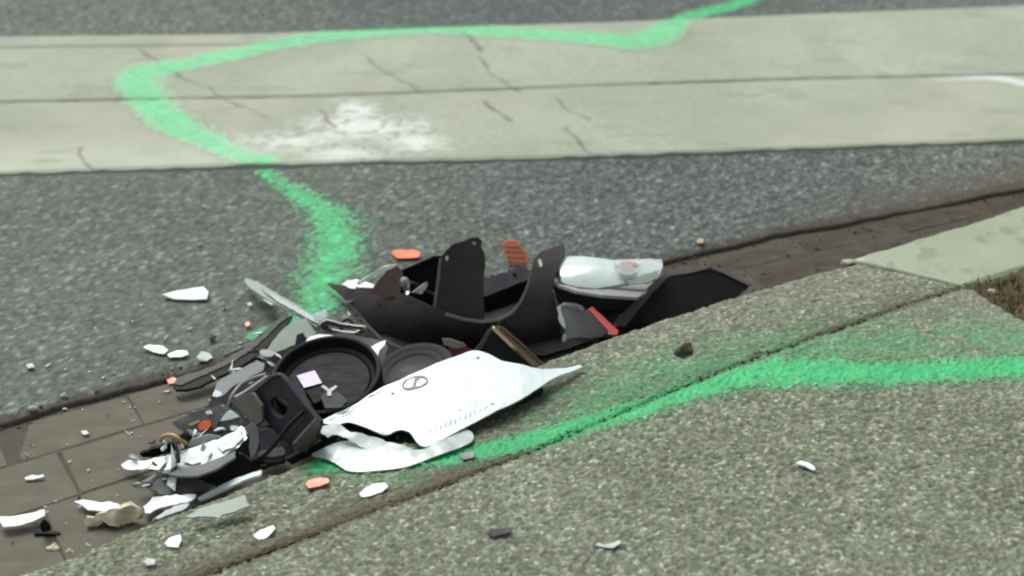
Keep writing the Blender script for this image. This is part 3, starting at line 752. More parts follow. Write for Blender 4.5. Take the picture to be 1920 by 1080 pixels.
gb = piece('grey_bracket', 'midgrey', (0.1278, 2.5441, 0.0323), (0.92513, 0.27479, 0.26197), (0.07422, -0.8076, 0.58504), [(-0.0294,0.0356),(-0.0185,0.038),(-0.0034,0.0321),(0.0086,0.024),(0.0159,0.0124),(0.0232,0.0117),(0.0268,-0.0007),(0.0375,-0.0223),(0.0407,-0.041),(0.0154,-0.0503),(-0.049,-0.0359),(-0.0344,-0.0112),(-0.0358,0.0067)], label='grey plastic bracket with a white edge standing beside the red strip', cat='bracket', t=0.004, bend=(2, 0, 0))
piece('white_edge', 'white', (0.0944, 2.5393, 0.0383), (0.90896, 0.37209, 0.18798), (0.1875, -0.76765, 0.61283), [(-0.0021,0.0221),(0.0076,0.0238),(0.0025,0.0062),(0.0013,-0.0128),(-0.0016,-0.0225),(-0.0051,-0.0147),(-0.0079,-0.0028)], parent=gb, t=0.004)
piece('white_edge', 'palegrey', (0.1161, 2.5563, 0.0541), (0.92457, 0.2806, 0.25775), (0.08088, -0.8056, 0.58691), [(-0.0238,0.0099),(-0.0158,0.0132),(0.0011,0.0066),(0.0143,-0.004),(0.0182,-0.0132),(0.0124,-0.0141),(0.0033,-0.0041),(-0.0125,0.0054)], parent=gb, t=0.004)
piece('white_edge', 'palegrey', (0.0995, 2.5149, 0.0049), (0.90031, 0.40392, 0.16214), (0.22542, -0.75138, 0.62017), [(0.0033,0.0114),(0.0076,0.0055),(-0.0033,-0.0098),(-0.0101,-0.0072)], parent=gb, t=0.003)
piece('red_strip', 'red', (0.1672, 2.4739, 0.0726), (0.62873, -0.68813, -0.36217), (0.01182, -0.45723, 0.88927), [(-0.0365,-0.0047),(-0.036,0.0052),(-0.0225,0.0053),(0.0341,0.0081),(0.0391,-0.0001),(0.033,-0.0077),(-0.0123,-0.006)], label='thin red plastic strip leaning on the kerb edge right of the pile', cat='plastic strip', t=0.005, jag=0.0002)
tray = piece('black_tray', 'slate', (-0.0155, 2.6695, 0.0328), (0.84788, 0.53018, 0.0), (0.21879, -0.3499, 0.91088), [(-0.0588,-0.0115),(-0.0336,0.0297),(-0.0018,0.0297),(0.0568,0.0348),(0.0787,0.0099),(0.0574,-0.0181),(-0.0205,-0.0252),(-0.0738,-0.0472)], label='shallow dark tray lying between the two black horns', cat='tray', t=0.004, crumple=0.002)
piece('front_wall', 'black', (-0.0025, 2.6193, 0.041), (0.90147, 0.27709, 0.33251), (0.21035, -0.95187, 0.22295), [(-0.0671,-0.0119),(-0.0519,0.0212),(-0.0012,0.0175),(0.0574,0.0135),(0.0568,-0.0017),(0.0298,-0.0171),(-0.0235,-0.0217)], parent=tray, t=0.005)
piece('floor_strip', 'brownblack', (-0.0129, 2.5678, 0.0362), (0.87851, 0.46553, 0.10727), (-0.25564, 0.26841, 0.92877), [(-0.0546,-0.0013),(-0.0289,0.0418),(0.0163,0.0288),(0.0773,0.0591),(0.0397,-0.0084),(-0.004,-0.053),(-0.042,-0.0622)], parent=tray, t=0.003)
tube('metal_rod', 'edge', [(-0.042, 2.7026, 0.04), (-0.0157, 2.6944, 0.035), (0.0126, 2.6841, 0.03)], 0.003, label='upper of two short grey rods lying behind the tray', cat='rod', group='short rods behind the pile')
tube('metal_rod', 'slate', [(-0.058, 2.7096, 0.03), (-0.0315, 2.6883, 0.03), (0.0021, 2.6739, 0.025)], 0.0035, label='lower darker of two short rods lying behind the tray', cat='rod', group='short rods behind the pile')
bx = piece('black_box_wall', 'black_satin', (-0.1812, 2.6281, 0.067), (0.98899, -0.12745, 0.07519), (-0.1469, -0.90669, 0.39538), [(-0.0434,-0.0328),(-0.0464,0.0065),(-0.0318,0.0207),(0.0348,0.0493),(0.0561,0.0515),(0.0484,-0.0482),(-0.0149,-0.0455)], label='broken dark box side standing behind the left horn', cat='panel', t=0.004, bend=(1.5, 0, 0))
piece('top_flange', 'edge', (-0.1971, 2.6634, 0.0745), (0.89525, -0.05666, 0.44196), (0.35024, -0.52366, -0.7766), [(-0.046,-0.0165),(-0.0187,0.0343),(0.076,0.052),(0.0564,-0.0017),(-0.0094,0.004),(-0.063,-0.0777)], parent=bx, t=0.002)
lathe('lamp_bulb', 'glass', (-0.1997, 2.5808, 0.08), (-0.15, -0.35, 1.0), [(0, 0.028), (0.004, 0.0275), (0.0075, 0.024), (0.009, 0.018), (0.0085, 0.01), (0.006, 0.004), (0.0055, 0), (0.0055, -0.012), (0, -0.012)], label='small clear bulb standing inside the broken dark box', cat='bulb', seg=24)
piece('clear_shard', 'glass', (-0.1703, 2.5789, 0.0818), (0.89167, 0.41515, 0.1805), (0.27841, -0.81731, 0.50447), [(-0.0215,-0.0009),(0.0007,0.0045),(0.0129,0.0073),(0.0135,0.0005),(-0.0057,-0.0114)], label='clear shard beside the bulb in the broken box', cat='shard', t=0.003)
piece('brown_flap', 'rust', (-0.2299, 2.5856, 0.0912), (1.0, 0.0, 0.0), (0.0, -0.78988, 0.61326), [(-0.0378,-0.0208),(-0.0201,0.006),(-0.0042,0.0224),(0.0129,0.0305),(0.0231,0.0202),(0.0223,-0.0022),(0.0165,-0.0286),(-0.0117,-0.0285)], label='brown plastic flap rising behind the pointed horn of the bumper', cat='flap', t=0.003, bend=(2, 0, 0), jag=0.0004)
tube('clear_tube', 'glass', [(-0.2959, 2.6339, 0.06), (-0.2708, 2.6257, 0.08), (-0.2468, 2.6282, 0.095), (-0.2195, 2.6339, 0.1)], 0.004, label='thin clear plastic stalk arching behind the brown flap', cat='tube')
piece('white_chip', 'white', (-0.2993, 2.6476, 0.0502), (0.99774, -0.06726, 0.0), (-0.02247, -0.33338, 0.94253), [(-0.0314,-0.0019),(-0.0204,0.0095),(-0.0041,0.013),(0.0329,0.0009),(0.0321,-0.01),(-0.0092,-0.0118)], label='white chip peeking over the pointed left horn', cat='shard', t=0.003)
up = piece('torn_upright', 'brownblack', (-0.0894, 2.6095, 0.1059), (1.0, 0.0, 0.0), (0.0, -0.82962, 0.55833), [(-0.0657,-0.1082),(-0.0598,-0.0779),(-0.052,-0.0221),(-0.0481,0.0195),(-0.0341,0.036),(-0.019,0.0484),(0.0002,0.0536),(0.0093,0.0586),(0.0245,0.0606),(0.0327,0.0523),(0.0296,0.0422),(0.0368,0.0299),(0.0388,0.0116),(0.0348,-0.0219),(0.0359,-0.0675),(0.0379,-0.118)], label='tall black plastic panel standing upright at the middle with a jagged top', cat='panel', t=0.004, bend=(2.2, 0, 0), jag=0.0003, hole=[[(-0.0307, 0.0192), (-0.0323, 0.0158), (-0.035, 0.0148), (-0.0372, 0.0166), (-0.0375, 0.0203), (-0.0359, 0.0237), (-0.0332, 0.0247), (-0.031, 0.0229)], [(0.0215, 0.0484), (0.0203, 0.0462), (0.0174, 0.0454), (0.0146, 0.0463), (0.0134, 0.0484), (0.0146, 0.0506), (0.0174, 0.0515), (0.0203, 0.0505)]])
piece('edge_lip', 'edge', (-0.1433, 2.577, 0.0709), (0.97282, 0.19211, -0.12929), (0.23157, -0.80707, 0.54315), [(-0.0121,-0.061),(-0.006,-0.0307),(0.002,0.025),(0.006,0.0666),(0.0101,0.0667),(0.0071,0.0251),(-0.0009,-0.0307),(-0.0069,-0.061)], parent=up, t=0.006, jag=0.0002)
sh = piece('bumper_shell', 'brownblack', (-0.0631, 2.5178, 0.0802), (1.0, 0.0, 0.0), (0.0, -0.77841, 0.62775), [(-0.304,0.0713),(-0.2531,0.0552),(-0.2111,0.047),(-0.1695,0.0356),(-0.1293,0.0226),(-0.0942,0.004),(-0.0599,-0.0133),(-0.026,-0.0238),(0.0086,-0.0288),(0.0383,-0.0246),(0.0611,-0.0123),(0.077,0.0072),(0.0891,0.0349),(0.0984,0.0687),(0.1048,0.0979),(0.1176,0.117),(0.1398,0.1288),(0.1659,0.1437),(0.1666,0.1147),(0.1552,0.0904),(0.1462,0.0657),(0.1405,0.033),(0.1464,0.0022),(0.1535,-0.0223),(0.1567,-0.0511),(0.1478,-0.0752),(0.1257,-0.0921),(0.0882,-0.0935),(0.0331,-0.0892),(-0.0367,-0.0837),(-0.0972,-0.0766),(-0.1464,-0.0687),(-0.1839,-0.051),(-0.2114,-0.0222),(-0.2359,0.0059),(-0.269,0.0363)], label='large torn black bumper shell with a pointed left horn and a tall right horn', cat='car bumper', t=0.004, bend=(-1.8, -5, 0), jag=0.0003, cut=0.012, smooth=0, crumple=0.0016, hole=[[(0.12, 0.0927), (0.1201, 0.0875), (0.1185, 0.0846), (0.1159, 0.0858), (0.114, 0.0903), (0.1139, 0.0955), (0.1155, 0.0985), (0.1181, 0.0973)]])
piece('edge_lip', 'edge', (-0.0266, 2.5173, 0.077), (0.99153, 0.10334, -0.07867), (0.12988, -0.78894, 0.60059), [(-0.0965,-0.0127),(-0.0627,-0.0221),(-0.028,-0.0266),(0.0019,-0.0222),(0.0248,-0.0099),(0.0408,0.0093),(0.0529,0.0355),(0.062,0.0658),(0.065,0.0658),(0.0569,0.0335),(0.0448,0.0063),(0.0278,-0.0149),(0.0029,-0.0282),(-0.028,-0.0326),(-0.0647,-0.0281),(-0.0984,-0.0187)], parent=sh, t=0.003, jag=0.0002)
piece('clip', 'palegrey', (0.0553, 2.6267, 0.1113), (0.95429, 0.04531, -0.29542), (0.29887, -0.14467, 0.94326), [(-0.0057,0.0057),(-0.0003,0.0095),(0.0037,-0.0089),(-0.0007,-0.0172)], parent=sh, t=0.003)
piece('inner_flange', 'edge', (-0.2406, 2.4775, 0.0396), (0.83805, -0.10368, -0.53566), (0.42308, -0.49642, 0.758), [(-0.063,0.017),(-0.0327,0.0064),(0.002,-0.0039),(0.0417,0.0006),(0.0506,0.0014),(0.0363,-0.008),(0.0012,-0.0121),(-0.0361,-0.0011)], parent=sh, t=0.003, jag=0.0002)
ar = piece('arched_trim', 'slate', (-0.0181, 2.4251, 0.0441), (0.94469, -0.29217, -0.14901), (-0.23363, -0.91834, 0.31947), [(-0.0545,-0.0316),(-0.0398,-0.0089),(-0.0301,0.0227),(-0.0232,0.036),(-0.0097,0.0347),(0.0306,0.0172),(0.083,-0.0092),(0.0517,-0.0244),(-0.0044,-0.03)], label='dark arched trim piece with a shiny bronze edge behind the white panel', cat='car trim', t=0.004, bend=(1.5, 0, 0))
piece('bronze_edge', 'bronze', (0.0144, 2.4181, 0.0525), (0.75909, -0.34294, -0.55333), (0.63674, 0.21428, 0.74071), [(-0.0595,-0.0207),(-0.0567,0.0108),(-0.0462,0.0368),(0.003,0.0354),(0.057,0.0187),(0.0565,-0.011),(0.0474,-0.0337),(-0.0027,-0.0348)], parent=ar, t=0.006, jag=0.0002)
piece('grey_edge', 'edge', (-0.0512, 2.4322, 0.0556), (0.96408, -0.19355, -0.18191), (-0.13256, -0.94406, 0.30195), [(-0.0195,-0.034),(-0.007,-0.0097),(0.0022,0.0197),(0.0094,0.0319),(0.0155,0.0316),(0.0093,0.0154),(0.001,-0.0138),(-0.0091,-0.0353)], parent=ar, t=0.003, jag=0.0003)
piece('red_fragment', 'darkred', (-0.0953, 2.4017, 0.0513), (0.99127, 0.02832, 0.12874), (-0.05104, -0.818, 0.57294), [(-0.022,0.0018),(-0.0141,0.0105),(0.0083,0.0116),(0.0225,0.0001),(0.0173,-0.0109),(-0.0121,-0.013)], label='dark red fragment showing above the white panel', cat='shard', t=0.004)
piece('grey_wedge', 'edge', (-0.1062, 2.3983, 0.0708), (0.90755, -0.41995, 0.0), (-0.3475, -0.75098, 0.5615), [(-0.0236,0.0041),(-0.0115,0.0069),(0.0187,0.0059),(0.0267,-0.0001),(0.0056,-0.0089),(-0.0161,-0.0079)], label='scuffed grey wedge below the lip of the big bumper shell', cat='shard', t=0.004)
cap = lathe('dish_cover', 'black_satin', (-0.3179, 2.2715, 0.075), (-0.1, -0.2, 1.0), [(0, -0.003), (0.03, -0.004), (0.072, -0.003), (0.0735, -0.001), (0.076, -0.003), (0.0825, 0.0), (0.0855, 0.009), (0.088, 0.0155), (0.091, 0.017), (0.0945, 0.0155), (0.0955, 0.011), (0.0945, -0.012), (0.09, -0.02), (0.05, -0.022), (0, -0.022)], label='round black lamp cap with a lilac label and raised rim', cat='lamp cap')
lathe('rim', 'slate', tuple(WORLD[cap.name].translation + WORLD[cap.name].to_3x3() @ Vector((0, 0, .0))), (-0.1, -0.2, 1.0), [(.0885,.0165),(.091,.0185),(.0945,.0165),(.0915,.0172)], parent=cap)
piece('label_sticker', 'lilac', (-0.3502, 2.279, 0.0735), (0.93858, -0.34419, 0.02441), (-0.0639, -0.10385, 0.99254), [(-0.0255,0.0019),(-0.001,0.0237),(0.0269,-0.0047),(0.0021,-0.025)], parent=cap, t=0.0008, jag=0.0001)
piece('rim_tab', 'black', (-0.2409, 2.2911, 0.0839), (0.37836, -0.92172, -0.08534), (-0.30614, -0.21161, 0.92817), [(-0.0102,-0.0059),(-0.0031,0.0063),(0.0095,0.006),(0.0037,-0.0066)], parent=cap, t=0.006, jag=0.0002)
piece('rim_tab', 'black', (-0.2363, 2.2673, 0.08), (0.37836, -0.92172, -0.08534), (-0.30614, -0.21161, 0.92817), [(-0.0092,-0.0053),(-0.0034,0.0072),(0.0089,0.0049),(0.0039,-0.0068)], parent=cap, t=0.006, jag=0.0002)
piece('rim_tab', 'black', (-0.3687, 2.3419, 0.0855), (0.81347, 0.57972, 0.04675), (0.31214, -0.503, 0.80595), [(-0.0103,0.0024),(0.0063,0.0055),(0.011,-0.002),(-0.007,-0.0057)], parent=cap, t=0.006, jag=0.0002)
piece('socket_box', 'slate', (-0.2987, 2.1992, 0.0844), (1.0, 0.0, 0.0), (0.0, -0.21243, 0.97718), [(-0.0246,0.0083),(-0.0097,0.0232),(0.0109,0.0132),(0.023,-0.0041),(0.0135,-0.0189),(-0.013,-0.0213)], parent=cap, t=0.022, jag=0.0003)
piece('socket_box', 'black', (-0.3298, 2.2158, 0.0837), (1.0, 0.0, 0.0), (0.0, -0.2837, 0.95891), [(-0.0205,0.0082),(0.0056,0.0199),(0.0168,-0.007),(-0.0018,-0.0209)], parent=cap, t=0.016, jag=0.0003)
piece('wire_clip', 'palegrey', (-0.3084, 2.2185, 0.0915), (1.0, 0.0, 0.0), (0.0, -0.2464, 0.96917), [(-0.0155,0.0074),(-0.0104,0.011),(-0.0006,0.0013),(0.0096,0.0098),(0.0143,0.0074),(0.0044,-0.0047),(0.0052,-0.0144),(-0.0029,-0.0144),(-0.0038,-0.0035)], parent=cap, t=0.004, jag=0.0002)
cap2 = lathe('round_lamp_back', 'slate', (-0.1726, 2.3112, 0.06), (-0.25, -0.15, 1.0), [(0, 0), (0.035, 0), (0.045, 0.006), (0.052, 0.008), (0.06, 0.004), (0.066, 0.008), (0.072, 0.01), (0.076, 0.006), (0.076, -0.02), (0, -0.02)], label='second round dark lamp back half under the white panel', cat='lamp back')
lathe('ring', 'slate', tuple(WORLD[cap2.name].translation), (-.25,-.15,1.0), [(.046,.0075),(.052,.0105),(.056,.0085),(.052,.0075)], parent=cap2)
piece('grey_fragment', 'midgrey', (-0.2737, 2.4136, 0.0558), (0.99897, -0.02542, -0.03766), (0.00959, -0.69229, 0.72155), [(-0.0761,0.0108),(-0.0633,0.0194),(-0.0268,0.0231),(0.0125,0.015),(0.0398,0.0103),(0.05,0.0028),(0.0458,-0.0212),(0.0317,-0.0396),(-0.014,-0.02)], label='mid grey panel wedged behind the round cap', cat='plastic panel', t=0.003)
piece('white_wedge', 'white', (-0.2447, 2.3887, 0.0637), (0.92303, 0.3745, 0.08812), (0.01357, -0.26059, 0.96535), [(-0.0274,0.0017),(-0.0108,0.009),(0.0068,0.0132),(0.0258,0.0154),(0.0201,0.005),(0.007,-0.0037),(-0.0051,-0.0211),(-0.0165,-0.0193)], label='small white wedge between the two round lamp parts', cat='shard', t=0.003)
hb = piece('hole_bracket', 'slate', (-0.3795, 2.1777, 0.0785), (0.68821, -0.72295, -0.06096), (-0.69998, -0.68373, 0.20626), [(-0.092,-0.0219),(-0.0794,0.0057),(-0.0517,0.0395),(-0.0322,0.0526),(-0.0146,0.0534),(0.0387,0.0365),(0.0902,0.0236),(0.088,0.0082),(0.0683,-0.0436),(0.0338,-0.0587),(-0.0089,-0.054),(-0.0502,-0.0449)], label='dark grey bracket plate with a square hole in front of the round cap', cat='bracket', t=0.01, jag=0.0001, rim=0.002, hole=[[(-0.0406, -0.0052), (-0.0285, 0.0083), (-0.0092, 0.0154), (0.0034, 0.0118), (0.004, -0.0043), (-0.0074, -0.0198), (-0.0249, -0.0219), (-0.0366, -0.0167)]])
piece('side_flange', 'edge', (-0.3313, 2.1048, 0.0731), (0.72308, 0.52242, 0.45192), (0.68626, -0.6179, -0.38373), [(-0.0271,0.0204),(0.0264,0.037),(0.0282,0.0121),(0.0201,-0.0198),(-0.0154,-0.0443),(-0.0323,-0.0072)], parent=hb, t=0.004, jag=0.0002)
piece('top_edge', 'edge', (-0.4316, 2.2297, 0.0885), (0.68821, -0.72295, -0.06096), (-0.69998, -0.68373, 0.20626), [(-0.0565,-0.0623),(-0.0162,-0.0158),(0.0258,0.037),(0.0451,0.051),(0.0512,0.05),(0.0308,0.0345),(-0.0096,-0.0176),(-0.0472,-0.0616)], parent=hb, t=0.004, jag=0.0003)
piece('bracket_arm', 'edge', (-0.4446, 2.2126, 0.0561), (0.70974, -0.70446, 0.0), (-0.6631, -0.66808, 0.33759), [(-0.0524,-0.0085),(-0.0286,0.0117),(-0.0013,0.0293),(0.026,0.0176),(0.0368,-0.0072),(0.0216,-0.0238),(-0.0037,-0.0191)], parent=hb, t=0.006, jag=0.0003)
so = piece('lamp_socket', 'slate', (-0.3998, 2.1344, 0.0338), (0.9809, 0.16553, 0.10218), (0.04489, -0.7037, 0.70907), [(-0.0182,0.03),(-0.0024,0.0343),(0.0163,0.0163),(0.0219,-0.0048),(0.0173,-0.0293),(-0.0118,-0.0275),(-0.0228,-0.0183)], label='grey socket block standing under the bracket plate', cat='socket', t=0.02, jag=0.0003, rim=0.003)
piece('collar', 'edge', (-0.3924, 2.1252, 0.0284), (0.9809, 0.16553, 0.10218), (0.04489, -0.7037, 0.70907), [(-0.0276,0.0054),(0.0135,0.0068),(0.0173,0.0025),(0.0159,-0.0063),(0.0095,-0.0078),(-0.0272,-0.0037)], parent=so, t=0.005)
piece('black_wedge', 'black', (-0.338, 2.1199, 0.032), (0.86211, 0.4993, 0.08638), (0.4799, -0.85926, 0.17712), [(-0.0384,0.0026),(-0.0051,0.0057),(0.029,0.0108),(0.034,-0.0015),(0.0115,-0.0064),(-0.0302,-0.0112)], label='black wedge between socket block and pale sheet', cat='shard', t=0.01)
wp = piece('car_panel', 'white', (-0.103, 2.1945, 0.0906), (0.94673, -0.31802, -0.05066), (-0.02124, -0.21865, 0.97557), [(-0.1918,-0.1053),(-0.1798,-0.0877),(-0.1595,-0.0595),(-0.1308,-0.0229),(-0.117,-0.004),(-0.101,0.0121),(-0.0648,0.0568),(-0.0311,0.0968),(-0.01,0.1195),(0.002,0.127),(0.0254,0.1246),(0.0479,0.1161),(0.0673,0.1161),(0.0854,0.1198),(0.1056,0.1227),(0.1244,0.13),(0.1532,0.1548),(0.1727,0.1796),(0.1777,0.176),(0.1619,0.1453),(0.1433,0.1128),(0.1272,0.0684),(0.1081,0.0297),(0.086,0.0008),(0.0629,-0.0296),(0.028,-0.0752),(0.0079,-0.1038),(-0.0019,-0.1099),(-0.0143,-0.1091),(-0.0274,-0.0994),(-0.0385,-0.0901),(-0.0542,-0.0886),(-0.065,-0.0949),(-0.0746,-0.1042),(-0.0982,-0.1023),(-0.1195,-0.0972),(-0.1476,-0.0946),(-0.1649,-0.1042)], label='large smooth white panel with an oval emblem lying across the kerb', cat='car panel', t=0.003, bend=(-0.25, -0.5, 0), smooth=1, cut=0.011, crumple=0.0022, fold=((0.1, -0.1, 0.55, -0.83), (0.12, -0.16, 0.92, 0.39)))
piece('emblem_ring', 'ink', (-0.1646, 2.2322, 0.0976), (0.94558, -0.325, -0.0161), (-0.04932, -0.19206, 0.98014), [(0.0191,0.0122),(0.0203,0.009),(0.0205,0.0054),(0.0197,0.0014),(0.0181,-0.0028),(0.0154,-0.0067),(0.0121,-0.0105),(0.0083,-0.0138),(0.004,-0.0164),(-0.0004,-0.0183),(-0.0047,-0.0193),(-0.0089,-0.0194),(-0.0125,-0.0186),(-0.0155,-0.0169),(-0.0178,-0.0144),(-0.019,-0.0113),(-0.0193,-0.0076),(-0.0185,-0.0036),(-0.0169,0.0006),(-0.0143,0.0045),(-0.011,0.0083),(-0.0071,0.0117),(-0.0028,0.0143),(0.0016,0.0162),(0.006,0.0172),(0.0102,0.0173),(0.0138,0.0164),(0.0168,0.0147)], parent=wp, t=0.001, jag=0.0, rim=0, hole=[[(0.0171, 0.0108), (0.0181, 0.0083), (0.0181, 0.0052), (0.0173, 0.0019), (0.0157, -0.0016), (0.0133, -0.0051), (0.0103, -0.0084), (0.0067, -0.0112), (0.0029, -0.0136), (-0.0009, -0.0154), (-0.0048, -0.0165), (-0.0084, -0.0167), (-0.0115, -0.0163), (-0.014, -0.015), (-0.0158, -0.013), (-0.0168, -0.0105), (-0.0168, -0.0074), (-0.0161, -0.0041), (-0.0145, -0.0006), (-0.0121, 0.0029), (-0.0091, 0.0062), (-0.0055, 0.0091), (-0.0017, 0.0115), (0.0022, 0.0133), (0.0061, 0.0144), (0.0097, 0.0146), (0.0128, 0.0141), (0.0153, 0.0128)]])
piece('emblem_stem', 'ink', (-0.1639, 2.2306, 0.0974), (0.94559, -0.32492, -0.0167), (-0.04917, -0.19345, 0.97988), [(-0.0043,0.0097),(0.0018,0.0141),(0.0041,0.0108),(0.0004,0.0077),(0.0028,-0.0083),(0.0084,-0.0053),(0.0089,-0.0092),(-0.0049,-0.0158),(-0.0053,-0.0125),(-0.0014,-0.0101),(-0.0038,0.0059)], parent=wp, t=0.001, jag=0.0, rim=0)
piece('tick_mark', 'faint', (-0.1342, 2.1267, 0.0729), (0.94656, -0.31904, -0.04728), (-0.04898, -0.28707, 0.95666), [(0.0018,-0.005),(0.0005,0.0033),(-0.001,0.0034),(0.0002,-0.0049)], parent=wp, t=0.0008, jag=0, rim=0)
piece('tick_mark', 'faint', (-0.1263, 2.1304, 0.0744), (0.94671, -0.31813, -0.05028), (-0.044, -0.28241, 0.95828), [(0.0019,-0.005),(0.0007,0.0034),(-0.0009,0.0034),(0.0004,-0.005)], parent=wp, t=0.0008, jag=0, rim=0)
piece('tick_mark', 'faint', (-0.1181, 2.1342, 0.0759), (0.94684, -0.31724, -0.05335), (-0.03895, -0.27765, 0.95989), [(0.0018,-0.0052),(0.0006,0.0032),(-0.001,0.0033),(0.0003,-0.0051)], parent=wp, t=0.0008, jag=0, rim=0)
piece('tick_mark', 'faint', (-0.11, 2.138, 0.0773), (0.94695, -0.31639, -0.05642), (-0.03388, -0.27288, 0.96145), [(0.0018,-0.0052),(0.0005,0.0032),(-0.001,0.0033),(0.0002,-0.0052)], parent=wp, t=0.0008, jag=0, rim=0)
piece('tick_mark', 'faint', (-0.102, 2.1418, 0.0786), (0.94703, -0.31558, -0.05947), (-0.02886, -0.26807, 0.96297), [(0.0018,-0.0051),(0.0005,0.0034),(-0.001,0.0034),(0.0003,-0.0051)], parent=wp, t=0.0008, jag=0, rim=0)
piece('tick_mark', 'faint', (-0.0939, 2.1458, 0.08), (0.94709, -0.31481, -0.06252), (-0.02377, -0.26306, 0.96449), [(0.0018,-0.0053),(0.0006,0.0033),(-0.001,0.0033),(0.0003,-0.0053)], parent=wp, t=0.0008, jag=0, rim=0)
piece('tick_mark', 'faint', (-0.0857, 2.1499, 0.0812), (0.94713, -0.31406, -0.06563), (-0.01863, -0.25805, 0.96595), [(0.0017,-0.0053),(0.0005,0.0033),(-0.0011,0.0034),(0.0002,-0.0053)], parent=wp, t=0.0008, jag=0, rim=0)
piece('tick_mark', 'faint', (-0.0776, 2.1539, 0.0824), (0.94715, -0.31336, -0.06871), (-0.01354, -0.25301, 0.96737), [(0.0017,-0.0053),(0.0004,0.0035),(-0.0011,0.0035),(0.0002,-0.0052)], parent=wp, t=0.0008, jag=0, rim=0)
piece('tick_mark', 'faint', (-0.0695, 2.1582, 0.0836), (0.94714, -0.31269, -0.07179), (-0.00837, -0.24778, 0.96878), [(0.0018,-0.0054),(0.0005,0.0034),(-0.0011,0.0034),(0.0002,-0.0054)], parent=wp, t=0.0008, jag=0, rim=0)
piece('tick_mark', 'faint', (-0.0613, 2.1625, 0.0848), (0.9471, -0.31207, -0.07488), (-0.00321, -0.24252, 0.97014), [(0.0018,-0.0056),(0.0005,0.0033),(-0.0011,0.0033),(0.0002,-0.0055)], parent=wp, t=0.0008, jag=0, rim=0)
piece('tick_mark', 'faint', (-0.0532, 2.1667, 0.0858), (0.94705, -0.31148, -0.07798), (0.00196, -0.23726, 0.97144), [(0.0018,-0.0054),(0.0005,0.0036),(-0.0011,0.0036),(0.0002,-0.0054)], parent=wp, t=0.0008, jag=0, rim=0)
piece('tick_mark', 'faint', (-0.045, 2.1712, 0.0869), (0.94697, -0.31093, -0.08109), (0.00718, -0.2318, 0.97274), [(0.0018,-0.0056),(0.0005,0.0035),(-0.0011,0.0035),(0.0003,-0.0055)], parent=wp, t=0.0008, jag=0, rim=0)
piece('tick_mark', 'faint', (-0.0368, 2.1758, 0.0879), (0.94686, -0.31043, -0.08415), (0.01237, -0.2263, 0.97398), [(0.0018,-0.0057),(0.0005,0.0034),(-0.001,0.0035),(0.0003,-0.0057)], parent=wp, t=0.0008, jag=0, rim=0)
piece('tick_mark', 'faint', (-0.0286, 2.1804, 0.0888), (0.94673, -0.30997, -0.08727), (0.01762, -0.22072, 0.97518), [(0.0018,-0.0057),(0.0005,0.0035),(-0.001,0.0035),(0.0003,-0.0056)], parent=wp, t=0.0008, jag=0, rim=0)
piece('pin_hole', 'ink', (-0.2013, 2.2102, 0.0906), (0.94429, -0.32911, -0.00305), (-0.07303, -0.21855, 0.97309), [(0.0029,0.0006),(0.003,-0.0011),(0.0016,-0.0027),(-0.0003,-0.0035),(-0.0018,-0.0027),(-0.0019,-0.0011),(-0.0005,0.0006),(0.0014,0.0013)], parent=wp, t=0.0008, jag=0, rim=0)
piece('pin_hole', 'ink', (-0.0588, 2.2936, 0.1088), (0.94665, -0.31747, -0.0553), (0.01825, -0.11851, 0.99278), [(0.0027,0.0007),(0.0028,-0.0013),(0.0015,-0.0033),(-0.0004,-0.0043),(-0.0018,-0.0034),(-0.002,-0.0015),(-0.0006,0.0006),(0.0012,0.0016)], parent=wp, t=0.0008, jag=0, rim=0)
piece('pin_hole', 'faint', (-0.0869, 2.1679, 0.0859), (0.94699, -0.31516, -0.06226), (-0.01648, -0.2412, 0.97033), [(0.0027,0.0007),(0.0027,-0.0009),(0.0013,-0.0026),(-0.0005,-0.0034),(-0.0019,-0.0028),(-0.0019,-0.0012),(-0.0006,0.0005),(0.0013,0.0014)], parent=wp, t=0.0008, jag=0, rim=0)
piece('pin_hole', 'faint', (-0.0426, 2.1747, 0.0877), (0.94692, -0.31092, -0.08165), (0.00902, -0.22819, 0.97358), [(0.0026,0.0007),(0.0026,-0.0009),(0.0013,-0.0027),(-0.0006,-0.0036),(-0.0019,-0.0029),(-0.002,-0.0012),(-0.0006,0.0005),(0.0013,0.0014)], parent=wp, t=0.0008, jag=0, rim=0)
piece('pin_hole', 'ink', (-0.0329, 2.1807, 0.0889), (0.94678, -0.31039, -0.08521), (0.01528, -0.22109, 0.97513), [(0.0026,0.0008),(0.0026,-0.0008),(0.0013,-0.0026),(-0.0006,-0.0035),(-0.002,-0.0028),(-0.002,-0.0012),(-0.0006,0.0006),(0.0012,0.0015)], parent=wp, t=0.0008, jag=0, rim=0)
piece('scuff', 'faint', (-0.2893, 2.1747, 0.0726), (0.93941, -0.34152, 0.0297), (-0.12673, -0.26548, 0.95575), [(-0.0106,-0.0184),(0.0133,0.0153),(0.0119,0.0166),(-0.012,-0.0171)], parent=wp, t=0.0007, jag=0.0008, rim=0)
piece('scuff', 'faint', (-0.2635, 2.1837, 0.0782), (0.94109, -0.33755, 0.02007), (-0.11127, -0.25307, 0.96103), [(-0.014,-0.0231),(0.0167,0.0202),(0.0153,0.0216),(-0.0154,-0.0218)], parent=wp, t=0.0007, jag=0.0008, rim=0)
piece('scuff', 'faint', (-0.2331, 2.2119, 0.0883), (0.94288, -0.33292, 0.01159), (-0.09027, -0.22185, 0.97089), [(-0.0056,-0.0109),(0.0083,0.0077),(0.0069,0.0091),(-0.0069,-0.0095)], parent=wp, t=0.0007, jag=0.0008, rim=0)
